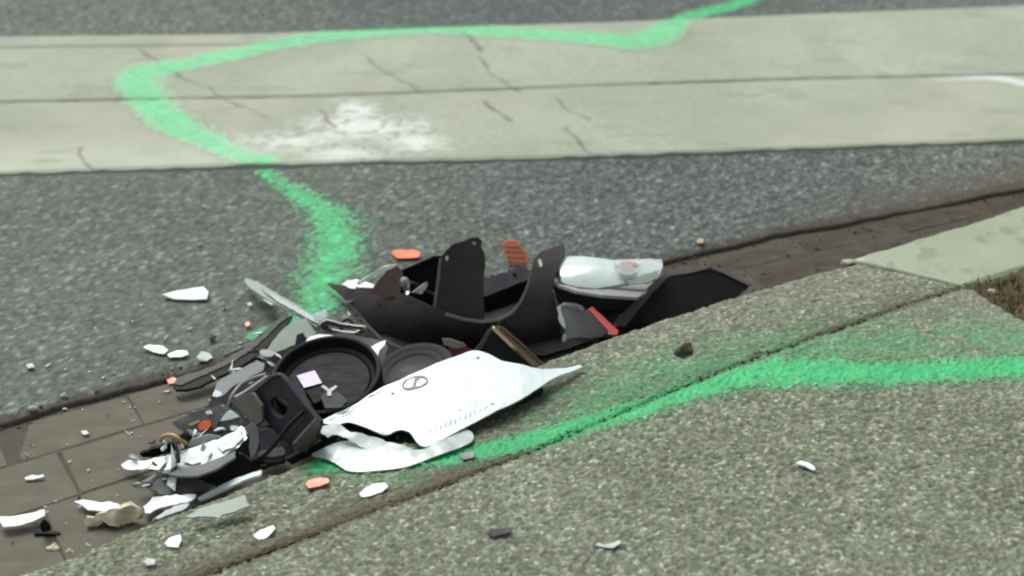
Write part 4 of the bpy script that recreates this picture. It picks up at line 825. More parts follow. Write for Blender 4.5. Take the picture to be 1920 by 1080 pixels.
piece('torn_strip', 'torn', (-0.2348, 2.1071, 0.0644), (0.94964, -0.31095, -0.03871), (-0.12315, -0.48393, 0.8664), [(-0.088,-0.0004),(-0.0837,0.0086),(-0.0679,0.0174),(-0.0542,0.0167),(-0.0424,0.0105),(-0.0247,0.0088),(-0.004,0.0089),(0.0202,0.0097),(0.0455,0.007),(0.0724,0.0047),(0.0902,0.0012),(0.0906,-0.0055),(0.075,-0.0084),(0.0608,-0.0157),(0.0486,-0.0128),(0.027,-0.0122),(0.0058,-0.0134),(-0.0182,-0.0094),(-0.0371,-0.0041),(-0.0534,-0.001),(-0.0692,-0.0098)], label='crumpled torn white strip hanging under the end of the white panel', cat='torn strip', t=0.003, crumple=0.005, jag=0.0015, cut=0.008)
piece('black_shadow_strip', 'black', (-0.2114, 2.1407, 0.051), (0.95459, -0.29792, 0.0), (-0.15024, -0.48138, 0.86354), [(-0.0774,0.0001),(-0.0605,0.0074),(-0.0024,0.0046),(0.0226,0.0154),(0.0489,0.0067),(0.0602,-0.0029),(0.0507,-0.0146),(0.0023,-0.0103),(-0.0463,-0.0069)], label='black strip standing in for the shadow between the white panel and the crumpled strip', cat='torn strip', t=0.003)  # shade under the white panel, put in as a black strip
piece('milky_sheet', 'milk', (-0.1919, 2.0873, 0.0599), (0.99342, 0.07313, 0.08811), (-0.07757, -0.13618, 0.98764), [(-0.1361,0.0197),(-0.1115,0.0325),(-0.0868,0.0406),(-0.0512,0.0349),(0.0013,0.0107),(0.0445,-0.0036),(0.0802,0.0177),(0.1093,0.0399),(0.128,0.0292),(0.1295,0.0098),(0.1122,-0.004),(0.0608,-0.0249),(0.017,-0.0395),(-0.0347,-0.0393),(-0.0727,-0.0337),(-0.0864,-0.0219),(-0.1083,-0.0002)], label='curved milky plastic sheet lying on the kerb below the white panel', cat='plastic sheet', t=0.0025, bend=(-0.3, -1.5, 0), smooth=1, cut=0.012, crumple=0.0014)
piece('support_wedge', 'black', (0.0337, 2.2309, 0.0685), (0.8169, 0.57395, 0.05707), (0.45425, -0.70118, 0.54955), [(-0.044,-0.0062),(-0.0131,0.0009),(0.0222,0.0124),(0.0269,0.0027),(0.0187,-0.0058),(-0.0098,-0.0043)], label='small black scrap under the right end of the white panel', cat='shard', t=0.012, jag=0.001)
lt = piece('long_trim', 'brownblack', (-0.5074, 2.4229, 0.026), (0.69674, 0.70423, 0.13644), (0.18207, -0.3576, 0.91595), [(-0.1231,0.0166),(-0.1074,0.025),(-0.0809,0.0164),(-0.0393,0.0052),(0.0028,-0.0),(0.0378,0.0035),(0.0701,0.0095),(0.1029,0.0155),(0.1298,0.0171),(0.1465,0.0077),(0.125,-0.0011),(0.0881,-0.0117),(0.0571,-0.0203),(0.0197,-0.0249),(-0.0202,-0.0227),(-0.0552,-0.018),(-0.0883,-0.0145),(-0.1102,-0.0063),(-0.1242,0.0045)], label='long curved black trim strip with a painted top highlight reaching left onto the asphalt', cat='car trim', t=0.008, jag=0.0004)
piece('scuffed_top', 'edge', (-0.5084, 2.4305, 0.0314), (0.69674, 0.70423, 0.13644), (0.18207, -0.3576, 0.91595), [(-0.1265,0.0088),(-0.1122,0.0168),(-0.0865,0.0088),(-0.0442,-0.0014),(-0.0021,-0.0067),(0.0329,-0.0031),(0.0652,0.0029),(0.098,0.0089),(0.1233,0.0086),(0.1328,0.0014),(0.1004,-0.0021),(0.0645,-0.0103),(0.0299,-0.016),(-0.008,-0.0171),(-0.0522,-0.0116),(-0.0921,-0.0045),(-0.1161,-0.0021)], parent=lt, t=0.003, jag=0.0008)  # lighter grey strip paints the trim's top highlight, not wear
tube('thin_rod', 'grey', [(-0.5324, 2.4505, 0.01), (-0.5039, 2.4618, 0.018), (-0.4771, 2.4832, 0.022), (-0.4526, 2.5042, 0.03)], 0.0025, label='thin grey rod alongside the long trim', cat='rod')
piece('clear_strip', 'pane', (-0.443, 2.5869, 0.0499), (0.58439, -0.79576, 0.15895), (-0.1726, 0.06951, 0.98254), [(-0.1516,0.0011),(-0.1515,0.0095),(-0.1172,0.0132),(-0.0308,0.0123),(0.0559,0.0116),(0.141,0.0074),(0.1657,-0.0),(0.1645,-0.0107),(0.0791,-0.0107),(-0.006,-0.0129),(-0.0742,-0.0119),(-0.117,-0.0085)], label='long clear plastic strip jutting up to the left over the asphalt', cat='plastic strip', t=0.004, jag=0.0005)
piece('strip_ridge', 'palegrey', (-0.4037, 2.5259, 0.0669), (0.57935, -0.79909, 0.16067), (-0.31342, -0.03644, 0.94891), [(-0.144,0.0024),(-0.0793,0.0035),(0.0352,0.0048),(0.0964,0.0034),(0.1,-0.0037),(0.0412,-0.0049),(-0.0634,-0.0056)], label='pale ridge strip lying along the clear strip', cat='plastic strip', t=0.003, jag=0.0005)
piece('white_tip', 'torn', (-0.3478, 2.4577, 0.0935), (0.9761, 0.21733, 0.0), (0.14744, -0.66217, 0.7347), [(-0.0147,0.0031),(-0.0004,0.0086),(0.0126,0.0112),(0.0135,-0.0043),(0.001,-0.011),(-0.0121,-0.0074)], label='white torn tip at the upper end of the clear strip', cat='shard', t=0.003, crumple=0.003, cut=0.006)
piece('chrome_bracket', 'chrome', (-0.3091, 2.4323, 0.08), (0.99106, -0.02742, -0.13057), (-0.02567, -0.99956, 0.01511), [(-0.039,0.0066),(-0.028,0.015),(0.0014,0.0103),(0.044,0.0109),(0.0475,0.0035),(0.0286,-0.0141),(0.0014,-0.0147),(-0.0202,-0.011),(-0.0361,-0.0066)], label='dull chrome bracket with a slot in front of the pointed horn', cat='bracket', t=0.005, jag=0.0005, hole=[[(-0.0232, 0.0033), (0.0001, 0.0022), (0.035, 0.0028), (0.0239, -0.0045), (0.0007, -0.0057), (-0.0169, -0.0037)]])
piece('clear_fragment', 'pane', (-0.3951, 2.4532, 0.0557), (0.89305, 0.38256, 0.23688), (-0.03424, -0.46714, 0.88352), [(-0.0633,-0.0085),(-0.0445,0.0069),(-0.0108,0.0249),(0.0171,0.0282),(0.046,0.0208),(0.0545,0.0007),(0.0413,-0.0155),(0.0187,-0.0188),(-0.0133,-0.0197),(-0.0444,-0.0185)], label='pale greenish pane leaning between the long trim and the round cap', cat='plastic pane', t=0.003, jag=0.0008)
piece('white_clasp', 'white', (-0.3408, 2.3878, 0.0874), (0.97014, 0.24254, 0.0), (0.06796, -0.27184, 0.95994), [(-0.0275,-0.002),(-0.0173,0.0092),(0.0002,0.0114),(0.0204,0.0052),(0.0285,-0.004),(0.0083,-0.0109),(-0.0123,-0.0086)], label='white clasp on the far rim of the round cap', cat='clasp', t=0.004)
piece('dark_clip', 'slate', (-0.3763, 2.3942, 0.0813), (1.0, 0.0, 0.0), (0.0, -0.78087, 0.6247), [(-0.0116,-0.0109),(-0.0092,0.0083),(0.0022,0.0131),(0.0101,0.0006),(0.0084,-0.0109)], label='little dark clip at the back of the round cap', cat='clip', t=0.006)
piece('oval_chip', 'palegrey', (-0.4413, 2.3961, 0.0515), (1.0, 0.0, 0.0), (0.0, -0.44721, 0.89443), [(0.0135,-0.0022),(0.0116,-0.0061),(0.0065,-0.0083),(-0.0002,-0.0083),(-0.0069,-0.0062),(-0.0118,-0.0023),(-0.0135,0.0021),(-0.0115,0.006),(-0.0065,0.0083),(0.0003,0.0083),(0.007,0.0061),(0.0118,0.0022)], label='pale oval chip above the pale grey panel', cat='shard', t=0.003)
piece('grey_fragment', 'palegrey', (-0.4815, 2.3274, 0.0439), (0.87106, 0.22917, 0.43444), (-0.2016, -0.63975, 0.74168), [(-0.0549,-0.0071),(-0.0398,0.0116),(-0.024,0.0139),(0.0132,0.0125),(0.0427,0.0115),(0.0521,-0.0023),(0.0454,-0.0117),(0.0197,-0.0096),(-0.0124,-0.0086),(-0.0389,-0.016)], label='pale grey panel lying between the long trim and the bracket plate', cat='plastic panel', t=0.003, jag=0.0006, bend=(1, 0, 0))
piece('white_cap_shard', 'white', (-0.5169, 2.3033, 0.0257), (0.90081, 0.43421, 0.0), (0.16514, -0.34261, 0.92485), [(-0.01,-0.0012),(-0.0007,0.0102),(0.0067,0.0031),(0.0079,-0.0056),(-0.004,-0.0067)], label='white corner chip at the left tip of the pale grey panel', cat='shard', t=0.003)
tube('grey_loop', 'midgrey', [(-0.4929, 2.2659, 0.02), (-0.4852, 2.2759, 0.04), (-0.4723, 2.2943, 0.05), (-0.4486, 2.2934, 0.065), (-0.4251, 2.29, 0.075)], 0.004, label='thin grey loop frame arching left of the bracket plate', cat='loop')
tube('pale_loop', 'palegrey', [(-0.479, 2.2619, 0.045), (-0.4586, 2.2668, 0.055), (-0.436, 2.2724, 0.07), (-0.4204, 2.2725, 0.082)], 0.0035, label='straight pale bar under the grey loop', cat='bar')
lc = piece('lamp_cluster', 'grey', (-0.517, 2.2225, 0.025), (0.9814, -0.11241, 0.15564), (-0.18285, -0.79436, 0.57927), [(-0.0693,0.0011),(-0.0418,0.0113),(-0.0124,0.0203),(0.0108,0.0234),(0.0319,0.0202),(0.0506,0.008),(0.067,-0.0112),(0.0437,-0.0188),(0.0053,-0.0218),(-0.0313,-0.0196),(-0.0562,-0.0125)], label='broken grey lamp cluster with a red orange lens lying in the gutter', cat='lamp cluster', t=0.016, jag=0.001, crumple=0.004, cut=0.009)
piece('red_lens', 'orange', (-0.5271, 2.2149, 0.02), (0.9814, -0.11241, 0.15564), (-0.18285, -0.79436, 0.57927), [(-0.0103,0.0013),(-0.0014,0.0071),(0.0111,0.0081),(0.0146,-0.0012),(0.0057,-0.0088),(-0.0077,-0.008)], parent=lc, t=0.008)
piece('white_facet', 'white', (-0.4843, 2.2175, 0.037), (0.9814, -0.11241, 0.15564), (-0.18285, -0.79436, 0.57927), [(-0.0151,-0.0075),(-0.007,0.0029),(0.0028,0.0104),(0.0205,-0.0016),(0.008,-0.0054)], parent=lc, t=0.003)
piece('white_facet', 'torn', (-0.5206, 2.2276, 0.0378), (0.9814, -0.11241, 0.15564), (-0.18285, -0.79436, 0.57927), [(-0.005,0.0018),(0.0047,0.0039),(0.0083,-0.0027),(-0.0014,-0.0039)], parent=lc, t=0.003)
piece('yellow_rim', 'tan', (-0.5455, 2.2207, 0.0204), (0.9814, -0.11241, 0.15564), (-0.18285, -0.79436, 0.57927), [(-0.0103,-0.0015),(0.0092,0.0046),(0.012,0.0017),(-0.0047,-0.0055)], parent=lc, t=0.003)
piece('grey_bar', 'edge', (-0.5038, 2.217, 0.0285), (0.9814, -0.11241, 0.15564), (-0.18285, -0.79436, 0.57927), [(-0.0107,-0.0096),(0.0014,0.006),(0.0093,0.0109),(0.0129,0.0071),(-0.0052,-0.0154)], parent=lc, t=0.004)
tube('tan_wire', 'tan', [(-0.5892, 2.1567, 0.03), (-0.579, 2.1494, 0.045), (-0.5633, 2.1439, 0.05), (-0.5522, 2.1387, 0.045), (-0.5427, 2.146, 0.03)], 0.0035, label='tan hooked wire lying above the crumpled white cover', cat='wire')
tube('drop_wire', 'slate', [(-0.5616, 2.1347, 0.05), (-0.5545, 2.1221, 0.045), (-0.5499, 2.1106, 0.035), (-0.5474, 2.1006, 0.025)], 0.0028, label='dark wire hanging down across the crumpled white cover', cat='wire')
piece('black_strip', 'black', (-0.5884, 2.1636, 0.0043), (0.95719, 0.27617, 0.08675), (0.28851, -0.93453, -0.20834), [(-0.0386,0.0026),(-0.0167,0.0098),(0.015,0.0122),(0.0393,0.0064),(0.041,-0.0051),(0.0115,-0.0083),(-0.0162,-0.0122),(-0.0347,-0.0056)], label='flat black strip behind the crumpled white cover', cat='strip', t=0.006, jag=0.001)
piece('blue_grey_shard', 'palegrey', (-0.5176, 2.1614, 0.0252), (0.97224, 0.15653, 0.17392), (0.05664, -0.87862, 0.47416), [(-0.0278,-0.0032),(-0.0175,0.0091),(0.0117,0.0095),(0.0316,0.001),(0.0148,-0.0079),(-0.0127,-0.0087)], label='blue grey shard behind the crumpled white cover', cat='shard', t=0.003, crumple=0.003)
wc = piece('white_cover', 'white', (-0.5345, 2.1305, 0.0234), (0.95319, 0.24407, 0.17846), (-0.08976, -0.33519, 0.93786), [(-0.1148,0.0169),(-0.1005,0.0229),(-0.0767,0.0118),(-0.0501,0.0088),(-0.0185,0.0084),(0.0153,0.0095),(0.0483,0.011),(0.0712,0.0163),(0.0912,0.0251),(0.0981,0.0132),(0.0966,-0.0047),(0.0853,-0.0165),(0.0647,-0.0202),(0.0434,-0.0281),(0.0154,-0.0335),(-0.0193,-0.0252),(-0.0539,-0.0169),(-0.086,-0.0028),(-0.1065,0.0048)], label='crumpled white plastic cover stretched over the gutter at the left end of the pile', cat='plastic cover', t=0.003, crumple=0.0035, jag=0.001, cut=0.008)
piece('torn_patch', 'torn', (-0.5234, 2.1234, 0.0262), (0.9532, 0.24407, 0.17846), (-0.08976, -0.33519, 0.93786), [(-0.023,-0.0101),(-0.0199,0.0091),(0.0006,0.0129),(0.0222,0.0117),(0.0264,-0.0058),(0.0079,-0.0193),(-0.0101,-0.0193)], parent=wc, t=0.002, jag=0.001)
piece('torn_patch', 'torn', (-0.4679, 2.1461, 0.0396), (0.9532, 0.24407, 0.17846), (-0.08976, -0.33519, 0.93786), [(-0.0259,-0.0017),(0.004,0.0078),(0.0201,0.0157),(0.0203,-0.0028),(0.0032,-0.017),(-0.0191,-0.0201)], parent=wc, t=0.002, jag=0.001)
piece('underside', 'grey', (-0.5053, 2.0828, 0.0335), (0.9568, 0.24608, 0.15488), (-0.23073, 0.31842, 0.91944), [(-0.081,0.0461),(-0.0356,0.0253),(0.0003,0.0075),(0.0359,0.0249),(0.0557,0.0388),(0.0536,-0.0086),(0.022,-0.0496),(-0.0074,-0.0581),(-0.0431,-0.0207)], parent=wc, t=0.004, jag=0.0006)
piece('grey_clip', 'grey', (-0.431, 2.1395, 0.044), (0.72239, 0.52374, 0.4515), (0.1032, -0.72729, 0.67853), [(0.0034,0.024),(0.0183,0.0224),(0.0202,0.0086),(0.0085,-0.0086),(-0.0106,-0.0211),(-0.0252,-0.0245),(-0.0143,-0.0081),(0.0004,0.0074)], label='thin grey clip hanging left of the socket block', cat='clip', t=0.004, jag=0.0005)
piece('black_gusset', 'black', (-0.4555, 2.1156, 0.0133), (0.88425, 0.45163, 0.11885), (0.3178, -0.7684, 0.55549), [(-0.0634,-0.0093),(-0.0403,0.0032),(0.002,0.0168),(0.0218,0.0299),(0.0319,0.0317),(0.0253,-0.0017),(0.0427,-0.0161),(0.0145,-0.0259),(-0.0331,-0.0278)], label='black gusset filling the gap under the crumpled white cover', cat='scrap', t=0.004, jag=0.001, crumple=0.003)
piece('dark_scrap', 'edge', (-0.5439, 2.0664, 0.0036), (0.99821, 0.05471, 0.02432), (0.0076, -0.5187, 0.85492), [(-0.0453,0.0001),(-0.0348,0.0144),(-0.0054,0.0184),(0.0225,0.0149),(0.0455,0.0033),(0.0511,-0.0091),(0.0219,-0.0149),(-0.0161,-0.0155),(-0.0387,-0.0114)], label='rounded dark scrap in front of the crumpled white cover', cat='scrap', t=0.006, jag=0.001, crumple=0.003, cut=0.01)
piece('dark_crumbs', 'grime', (-0.6056, 2.0854, -0.0041), (1.0, 0.0, 0.0), (0.0, -0.67267, 0.73994), [(-0.0175,-0.0007),(-0.0075,0.0064),(0.005,0.0046),(0.016,-0.0025),(0.0041,-0.0078)], label='brown crumb of dirt left of the dark scrap', cat='dirt clod', t=0.006, jag=0.003)
piece('thin_white_strip', 'torn', (-0.4577, 2.0487, 0.0189), (0.91445, 0.288, 0.28433), (-0.31804, 0.0769, 0.94496), [(-0.0548,0.0024),(-0.0313,0.0081),(0.0016,0.0132),(0.031,0.0099),(0.0564,0.0044),(0.0529,-0.01),(0.0295,-0.0043),(-0.0001,-0.0046),(-0.0328,-0.0096),(-0.0519,-0.0077)], label='long thin white strip lying along the kerb edge at the front', cat='plastic strip', t=0.004, jag=0.001, crumple=0.002)
piece('curved_white_shard', 'white', (-0.7769, 1.9814, 0.0048), (0.95284, 0.30181, 0.0316), (0.0, -0.10414, 0.99456), [(-0.036,0.0129),(-0.0169,0.009),(0.0077,0.008),(0.0362,0.0076),(0.0351,-0.0071),(0.0146,-0.0134),(-0.0101,-0.0153),(-0.0293,-0.0133)], label='curved white shard lying on the pavers at the left frame edge', cat='shard', t=0.003, bend=(2, 0, 0), smooth=0)
bf = piece('black_clip', 'black', (-0.7334, 1.9586, -0.0062), (1.0, 0.0, 0.0), (0.0, -0.23696, 0.97152), [(-0.0223,0.0029),(0.0198,0.0029),(0.0217,-0.0024),(-0.0192,-0.0034)], label='flat black strip with an upright stub beside the curved white shard', cat='clip', t=0.006)
piece('stub', 'black', (-0.7326, 1.9513, 0.011), (1.0, 0.0, 0.0), (0.0, -0.96136, -0.2753), [(-0.0076,-0.0142),(-0.0067,0.0058),(0.0005,0.0157),(0.0064,0.0044),(0.0073,-0.0114)], parent=bf, t=0.006)
piece('white_double_shard', 'white', (-0.6634, 2.0155, 0.0046), (0.9923, -0.12291, 0.01499), (-0.02146, -0.05147, 0.99844), [(-0.0432,0.0044),(-0.0304,0.0109),(-0.0109,0.0089),(0.0025,0.0063),(0.0141,0.0113),(0.0309,0.0064),(0.0399,-0.0044),(0.0284,-0.012),(0.0062,-0.0142),(-0.0127,-0.0134),(-0.0249,-0.0042)], label='two-lobed white shard lying behind the cream foam', cat='shard', t=0.003)
piece('cream_foam', 'cream', (-0.633, 1.9753, 0.0096), (0.99179, 0.10446, 0.07374), (0.06634, -0.91338, 0.40167), [(-0.0437,-0.0001),(-0.0231,0.0094),(-0.0015,0.0144),(0.0239,0.0164),(0.0484,0.0115),(0.0494,0.0001),(0.0329,-0.0099),(0.0086,-0.0155),(-0.0057,-0.0102),(-0.018,-0.0017),(-0.0288,-0.0073),(-0.0422,-0.0073)], label='crumpled cream foam scrap at the front of the gutter', cat='foam scrap', t=0.012, crumple=0.01, jag=0.002, cut=0.007)
lump('brown_clod', 'grime', (-0.6425, 1.983, -0.011), (0.016, 0.012, 0.011), label='brown clod tucked under the cream foam', cat='dirt clod', seed=4)
piece('broad_shard', 'white', (-0.556, 2.0139, 0.0085), (0.95041, 0.30172, 0.07543), (-0.0541, -0.07845, 0.99545), [(-0.0346,0.0056),(-0.0171,0.0231),(0.0113,0.0161),(0.051,0.0047),(0.0423,-0.0082),(0.0164,-0.0089),(-0.0089,-0.0071),(-0.0251,-0.0142),(-0.0348,-0.0104)], label='broad white slat beside the cream foam', cat='shard', t=0.003, jag=0.001)
piece('narrow_shard', 'palegrey', (-0.5395, 1.988, 0.0139), (0.87457, 0.47988, 0.06955), (-0.05222, -0.04938, 0.99741), [(-0.0307,-0.0016),(-0.0082,0.0082),(0.015,0.0087),(0.031,0.0031),(0.0227,-0.0053),(-0.0042,-0.0064),(-0.0253,-0.0066)], label='narrow white slat just below the broad one', cat='shard', t=0.003, jag=0.001)
piece('clear_fragment', 'pane', (-0.4478, 1.9407, 0.0542), (0.97027, 0.23991, 0.03185), (0.04547, -0.30997, 0.94966), [(-0.0611,-0.0032),(-0.0362,0.0095),(-0.0045,0.0139),(0.0376,0.0202),(0.0384,0.0068),(0.0422,-0.0021),(0.0174,-0.0089),(-0.0033,-0.0105),(-0.0063,-0.0159),(-0.0235,-0.0092)], label='long pale clear slat lying on the kerb at the front', cat='plastic strip', t=0.003, jag=0.0008)
piece('white_shard', 'white', (-0.6371, 2.6824, 0.0092), (0.99977, -0.01862, 0.01095), (-0.01243, -0.08113, 0.99663), [(-0.0502,-0.0073),(-0.0261,0.0077),(0.0035,0.0184),(0.024,0.0228),(0.0392,0.004),(0.0406,-0.0218),(0.0001,-0.0201),(-0.026,-0.0198)], label='wedge shaped white shard alone on the asphalt upper left', cat='shard', t=0.003, bend=(1.5, 0, 0), jag=0.0006, group='white shards scattered around the pile')
piece('white_shard', 'white', (-0.6595, 2.478, 0.0094), (0.99929, -0.03136, 0.02091), (-0.02479, -0.12912, 0.99132), [(-0.0269,0.0043),(-0.0168,0.0129),(0.0091,0.0086),(0.0229,-0.0047),(0.017,-0.0151),(-0.004,-0.0099)], label='left of the two white shards touching end to end on the asphalt', cat='shard', t=0.003, bend=(1.5, 0, 0), jag=0.0006, group='white shards scattered around the pile')
piece('white_shard', 'white', (-0.617, 2.4604, 0.0092), (0.99893, -0.03927, 0.02454), (-0.03108, -0.17564, 0.98396), [(-0.0203,-0.0017),(-0.0056,0.0091),(0.0142,0.0103),(0.0205,-0.0017),(0.0058,-0.0083),(-0.0137,-0.01)], label='right of the two white shards touching end to end on the asphalt', cat='shard', t=0.003, bend=(1.5, 0, 0), jag=0.0006, group='white shards scattered around the pile')
piece('white_shard', 'torn', (-0.5672, 2.4544, 0.0071), (0.907, 0.35435, -0.22756), (0.32717, -0.25266, 0.91056), [(-0.0144,0.0002),(-0.0036,0.0132),(0.0098,0.0093),(0.016,-0.0023),(0.0028,-0.0109),(-0.0109,-0.0098)], label='rough white crumb right of the shard pair on the asphalt', cat='shard', t=0.003, bend=(1.5, 0, 0), jag=0.0006, group='white shards scattered around the pile')
piece('white_shard', 'white', (-0.4764, 2.6515, 0.0091), (0.9974, -0.06211, 0.03653), (-0.04673, -0.17151, 0.98407), [(-0.0145,0.0077),(-0.0067,0.0112),(0.016,-0.0101),(0.0054,-0.0097)], label='small white sliver beside the clear strip', cat='shard', t=0.003, bend=(1.5, 0, 0), jag=0.0006, group='white shards scattered around the pile')
piece('white_shard', 'palegrey', (-0.5111, 2.641, 0.0092), (0.98834, -0.13126, 0.07721), (-0.11704, -0.33029, 0.93659), [(-0.0068,0.0028),(0.0013,0.0055),(0.0073,-0.0026),(-0.0018,-0.0053)], label='tiny pale crumb left of the sliver by the clear strip', cat='crumb', t=0.003, bend=(0, 0, 0), jag=0.0006, group='white shards scattered around the pile')
piece('white_shard', 'torn', (-0.7914, 2.1018, -0.0048), (0.99871, -0.0402, 0.03092), (-0.04166, -0.30262, 0.9522), [(-0.0153,-0.0007),(-0.0041,0.0049),(0.0155,0.0057),(0.0168,0.0003),(-0.0,-0.0048),(-0.0122,-0.006)], label='thin white sliver alone on the gutter pavers', cat='shard', t=0.003, bend=(1.5, 0, 0), jag=0.0006, group='white shards scattered around the pile')
piece('white_shard', 'white', (-0.2192, 1.9907, 0.0535), (0.98978, -0.11281, 0.08727), (-0.09956, -0.10832, 0.98912), [(-0.0208,-0.0085),(-0.0136,0.0039),(-0.0017,0.0139),(0.0171,0.0158),(0.0238,0.0069),(0.0154,-0.0046),(-0.0036,-0.0138),(-0.0151,-0.0165)], label='larger white shard on the kerb below the milky sheet', cat='shard', t=0.003, bend=(1.5, 0, 0), jag=0.0006, group='white shards scattered around the pile')
piece('white_shard', 'white', (-0.378, 1.8967, 0.0435), (0.99027, -0.10808, 0.08763), (-0.10047, -0.11968, 0.98772), [(-0.016,-0.0061),(-0.0078,0.0054),(0.0102,0.0154),(0.0149,0.0096),(0.0059,-0.0102),(-0.0065,-0.0147)], label='white shard on the kerb nearest the bottom', cat='shard', t=0.003, bend=(1.5, 0, 0), jag=0.0006, group='white shards scattered around the pile')
piece('white_shard', 'white', (-0.5153, 1.8852, 0.0361), (0.99068, -0.10368, 0.08832), (-0.1023, -0.13844, 0.98507), [(-0.013,-0.0034),(-0.0084,0.0076),(0.0068,0.0142),(0.0115,0.0031),(0.0104,-0.0121),(-0.0071,-0.0098)], label='squarish white shard on the kerb at lower left', cat='shard', t=0.003, bend=(1.5, 0, 0), jag=0.0006, group='white shards scattered around the pile')
piece('white_shard', 'palegrey', (-0.5429, 1.8392, 0.0349), (0.98884, -0.11487, 0.09489), (-0.12249, -0.2642, 0.95666), [(-0.0103,-0.0001),(-0.0054,0.0067),(0.0085,0.0047),(0.0093,-0.0048),(-0.002,-0.0067)], label='bluish white crumb at the bottom below the squarish shard', cat='shard', t=0.003, bend=(1.5, 0, 0), jag=0.0006, group='white shards scattered around the pile')
piece('orange_shard', 'orange', (-0.2184, 2.8469, 0.0095), (0.9994, -0.03039, 0.01688), (-0.02009, -0.10848, 0.9939), [(-0.0298,-0.001),(-0.0243,0.0111),(0.0141,0.0139),(0.0294,0.0028),(0.0275,-0.016),(-0.0162,-0.0188)], label='flat orange shard on the asphalt left of the upright panel', cat='shard', t=0.003, bend=(1.5, 0, 0), jag=0.0006, group='orange lens shards')
piece('orange_shard', 'orange', (-0.3103, 2.0182, 0.0478), (0.98973, -0.11497, 0.08498), (-0.10166, -0.14809, 0.98373), [(-0.0186,-0.0051),(-0.0153,0.0044),(0.0026,0.0107),(0.017,0.0091),(0.0206,-0.0005),(0.0064,-0.0081),(-0.0118,-0.013)], label='flat orange shard on the kerb below the milky sheet', cat='shard', t=0.003, bend=(1.5, 0, 0), jag=0.0006, group='orange lens shards')
piece('grey_shard', 'grey', (-0.0727, 2.0678, 0.0638), (0.9841, -0.14211, 0.10658), (-0.13636, -0.21978, 0.96597), [(-0.0135,-0.0011),(-0.0059,0.007),(0.0136,0.0067),(0.0116,-0.0045),(-0.0054,-0.0088)], label='flat grey shard lying on the green stripe beside the milky sheet', cat='shard', t=0.003, bend=(1.5, 0, 0), jag=0.0006)
piece('black_shard', 'slate', (-0.0194, 1.8623, 0.0739), (0.98607, -0.12885, 0.10518), (-0.12818, -0.18567, 0.97422), [(-0.0179,-0.0043),(-0.0148,0.0041),(0.0028,0.0064),(0.0191,0.0059),(0.0184,-0.0023),(-0.0074,-0.0112)], label='flat black shard on the pavement at the bottom', cat='shard', t=0.003, bend=(1.5, 0, 0), jag=0.0006)
piece('curved_white_sliver', 'white', (0.4564, 1.9847, 0.1066), (0.98794, -0.12309, 0.09394), (-0.11103, -0.1403, 0.98386), [(-0.0147,0.0062),(-0.0064,0.01),(0.0049,0.0053),(0.0157,-0.0091),(0.0123,-0.0124),(-0.0003,-0.0028),(-0.0116,0.0017)], label='curved white sliver alone on the pavement at right', cat='shard', t=0.003, bend=(1.5, 0, 0), jag=0.0006)
piece('silver_shard', 'palegrey', (0.1419, 1.8174, 0.0864), (0.98672, -0.125, 0.10373), (-0.1279, -0.20423, 0.97053), [(-0.0195,-0.0025),(-0.0151,0.0026),(-0.007,-0.0011),(0.0069,0.0028),(0.0161,0.0085),(0.018,0.0015),(0.0074,-0.0071),(-0.0068,-0.0061)], label='crumpled silver shard at the bottom of the pavement', cat='shard', t=0.003, bend=(1.5, 0, 0), jag=0.0006)
piece('pale_shard', 'palegrey', (-0.8795, 2.4201, 0.0092), (0.99455, -0.0884, 0.05525), (-0.07611, -0.25359, 0.96431), [(-0.0096,0.0033),(0.0013,0.0072),(0.0105,-0.0033),(-0.0024,-0.0072)], label='small pale crumb alone on the asphalt at far left', cat='crumb', t=0.003, bend=(0, 0, 0), jag=0.0006, group='pale crumbs on the road')
piece('pale_shard', 'pane', (-0.7368, 2.2293, -0.0047), (0.99492, -0.08193, 0.05852), (-0.0816, -0.31563, 0.94537), [(-0.0094,0.0031),(0.0015,0.0054),(0.0091,-0.0025),(-0.0015,-0.0059)], label='dull pale crumb in the middle of the gutter pavers', cat='crumb', t=0.003, bend=(0, 0, 0), jag=0.0006, group='pale crumbs on the road')
piece('tan_crumb', 'tan', (0.393, 2.9014, 0.0092), (0.99164, -0.11419, 0.0601), (-0.08163, -0.19438, 0.97752), [(-0.0084,-0.0015),(-0.003,0.009),(0.0081,0.0073),(0.0071,-0.0066),(-0.0039,-0.0084)], label='tan crumb on the asphalt beside the gutter at right', cat='crumb', t=0.003, bend=(0, 0, 0), jag=0.0006)
piece('red_crumb', 'orange', (-0.617, 2.3925, -0.0048), (0.99654, -0.0692, 0.04614), (-0.05839, -0.18703, 0.98062), [(-0.0107,0.0016),(-0.0027,0.0099),(0.0104,0.0044),(0.007,-0.0067),(-0.0042,-0.0095)], label='rusty orange crumb at the left tip of the long trim', cat='crumb', t=0.003, bend=(0, 0, 0), jag=0.0006, group='orange crumbs')
piece('red_crumb', 'orange', (-0.5041, 2.5665, 0.0093), (0.98778, -0.13434, 0.07902), (-0.10854, -0.22909, 0.96733), [(-0.0068,0.0018),(0.0003,0.0076),(0.0066,-0.0011),(-0.0002,-0.0082)], label='tiny orange crumb on the green paint near the clear strip', cat='crumb', t=0.003, bend=(0, 0, 0), jag=0.0006, group='orange crumbs')
piece('black_crumb', 'black', (-0.5623, 2.5162, 0.0095), (0.99152, -0.11017, 0.06886), (-0.09117, -0.21246, 0.97291), [(-0.0066,-0.0012),(-0.0024,0.0074),(0.0059,0.0074),(0.0045,-0.004),(-0.0014,-0.0097)], label='tiny black crumb on the asphalt near the long trim', cat='crumb', t=0.003, bend=(0, 0, 0), jag=0.0006)
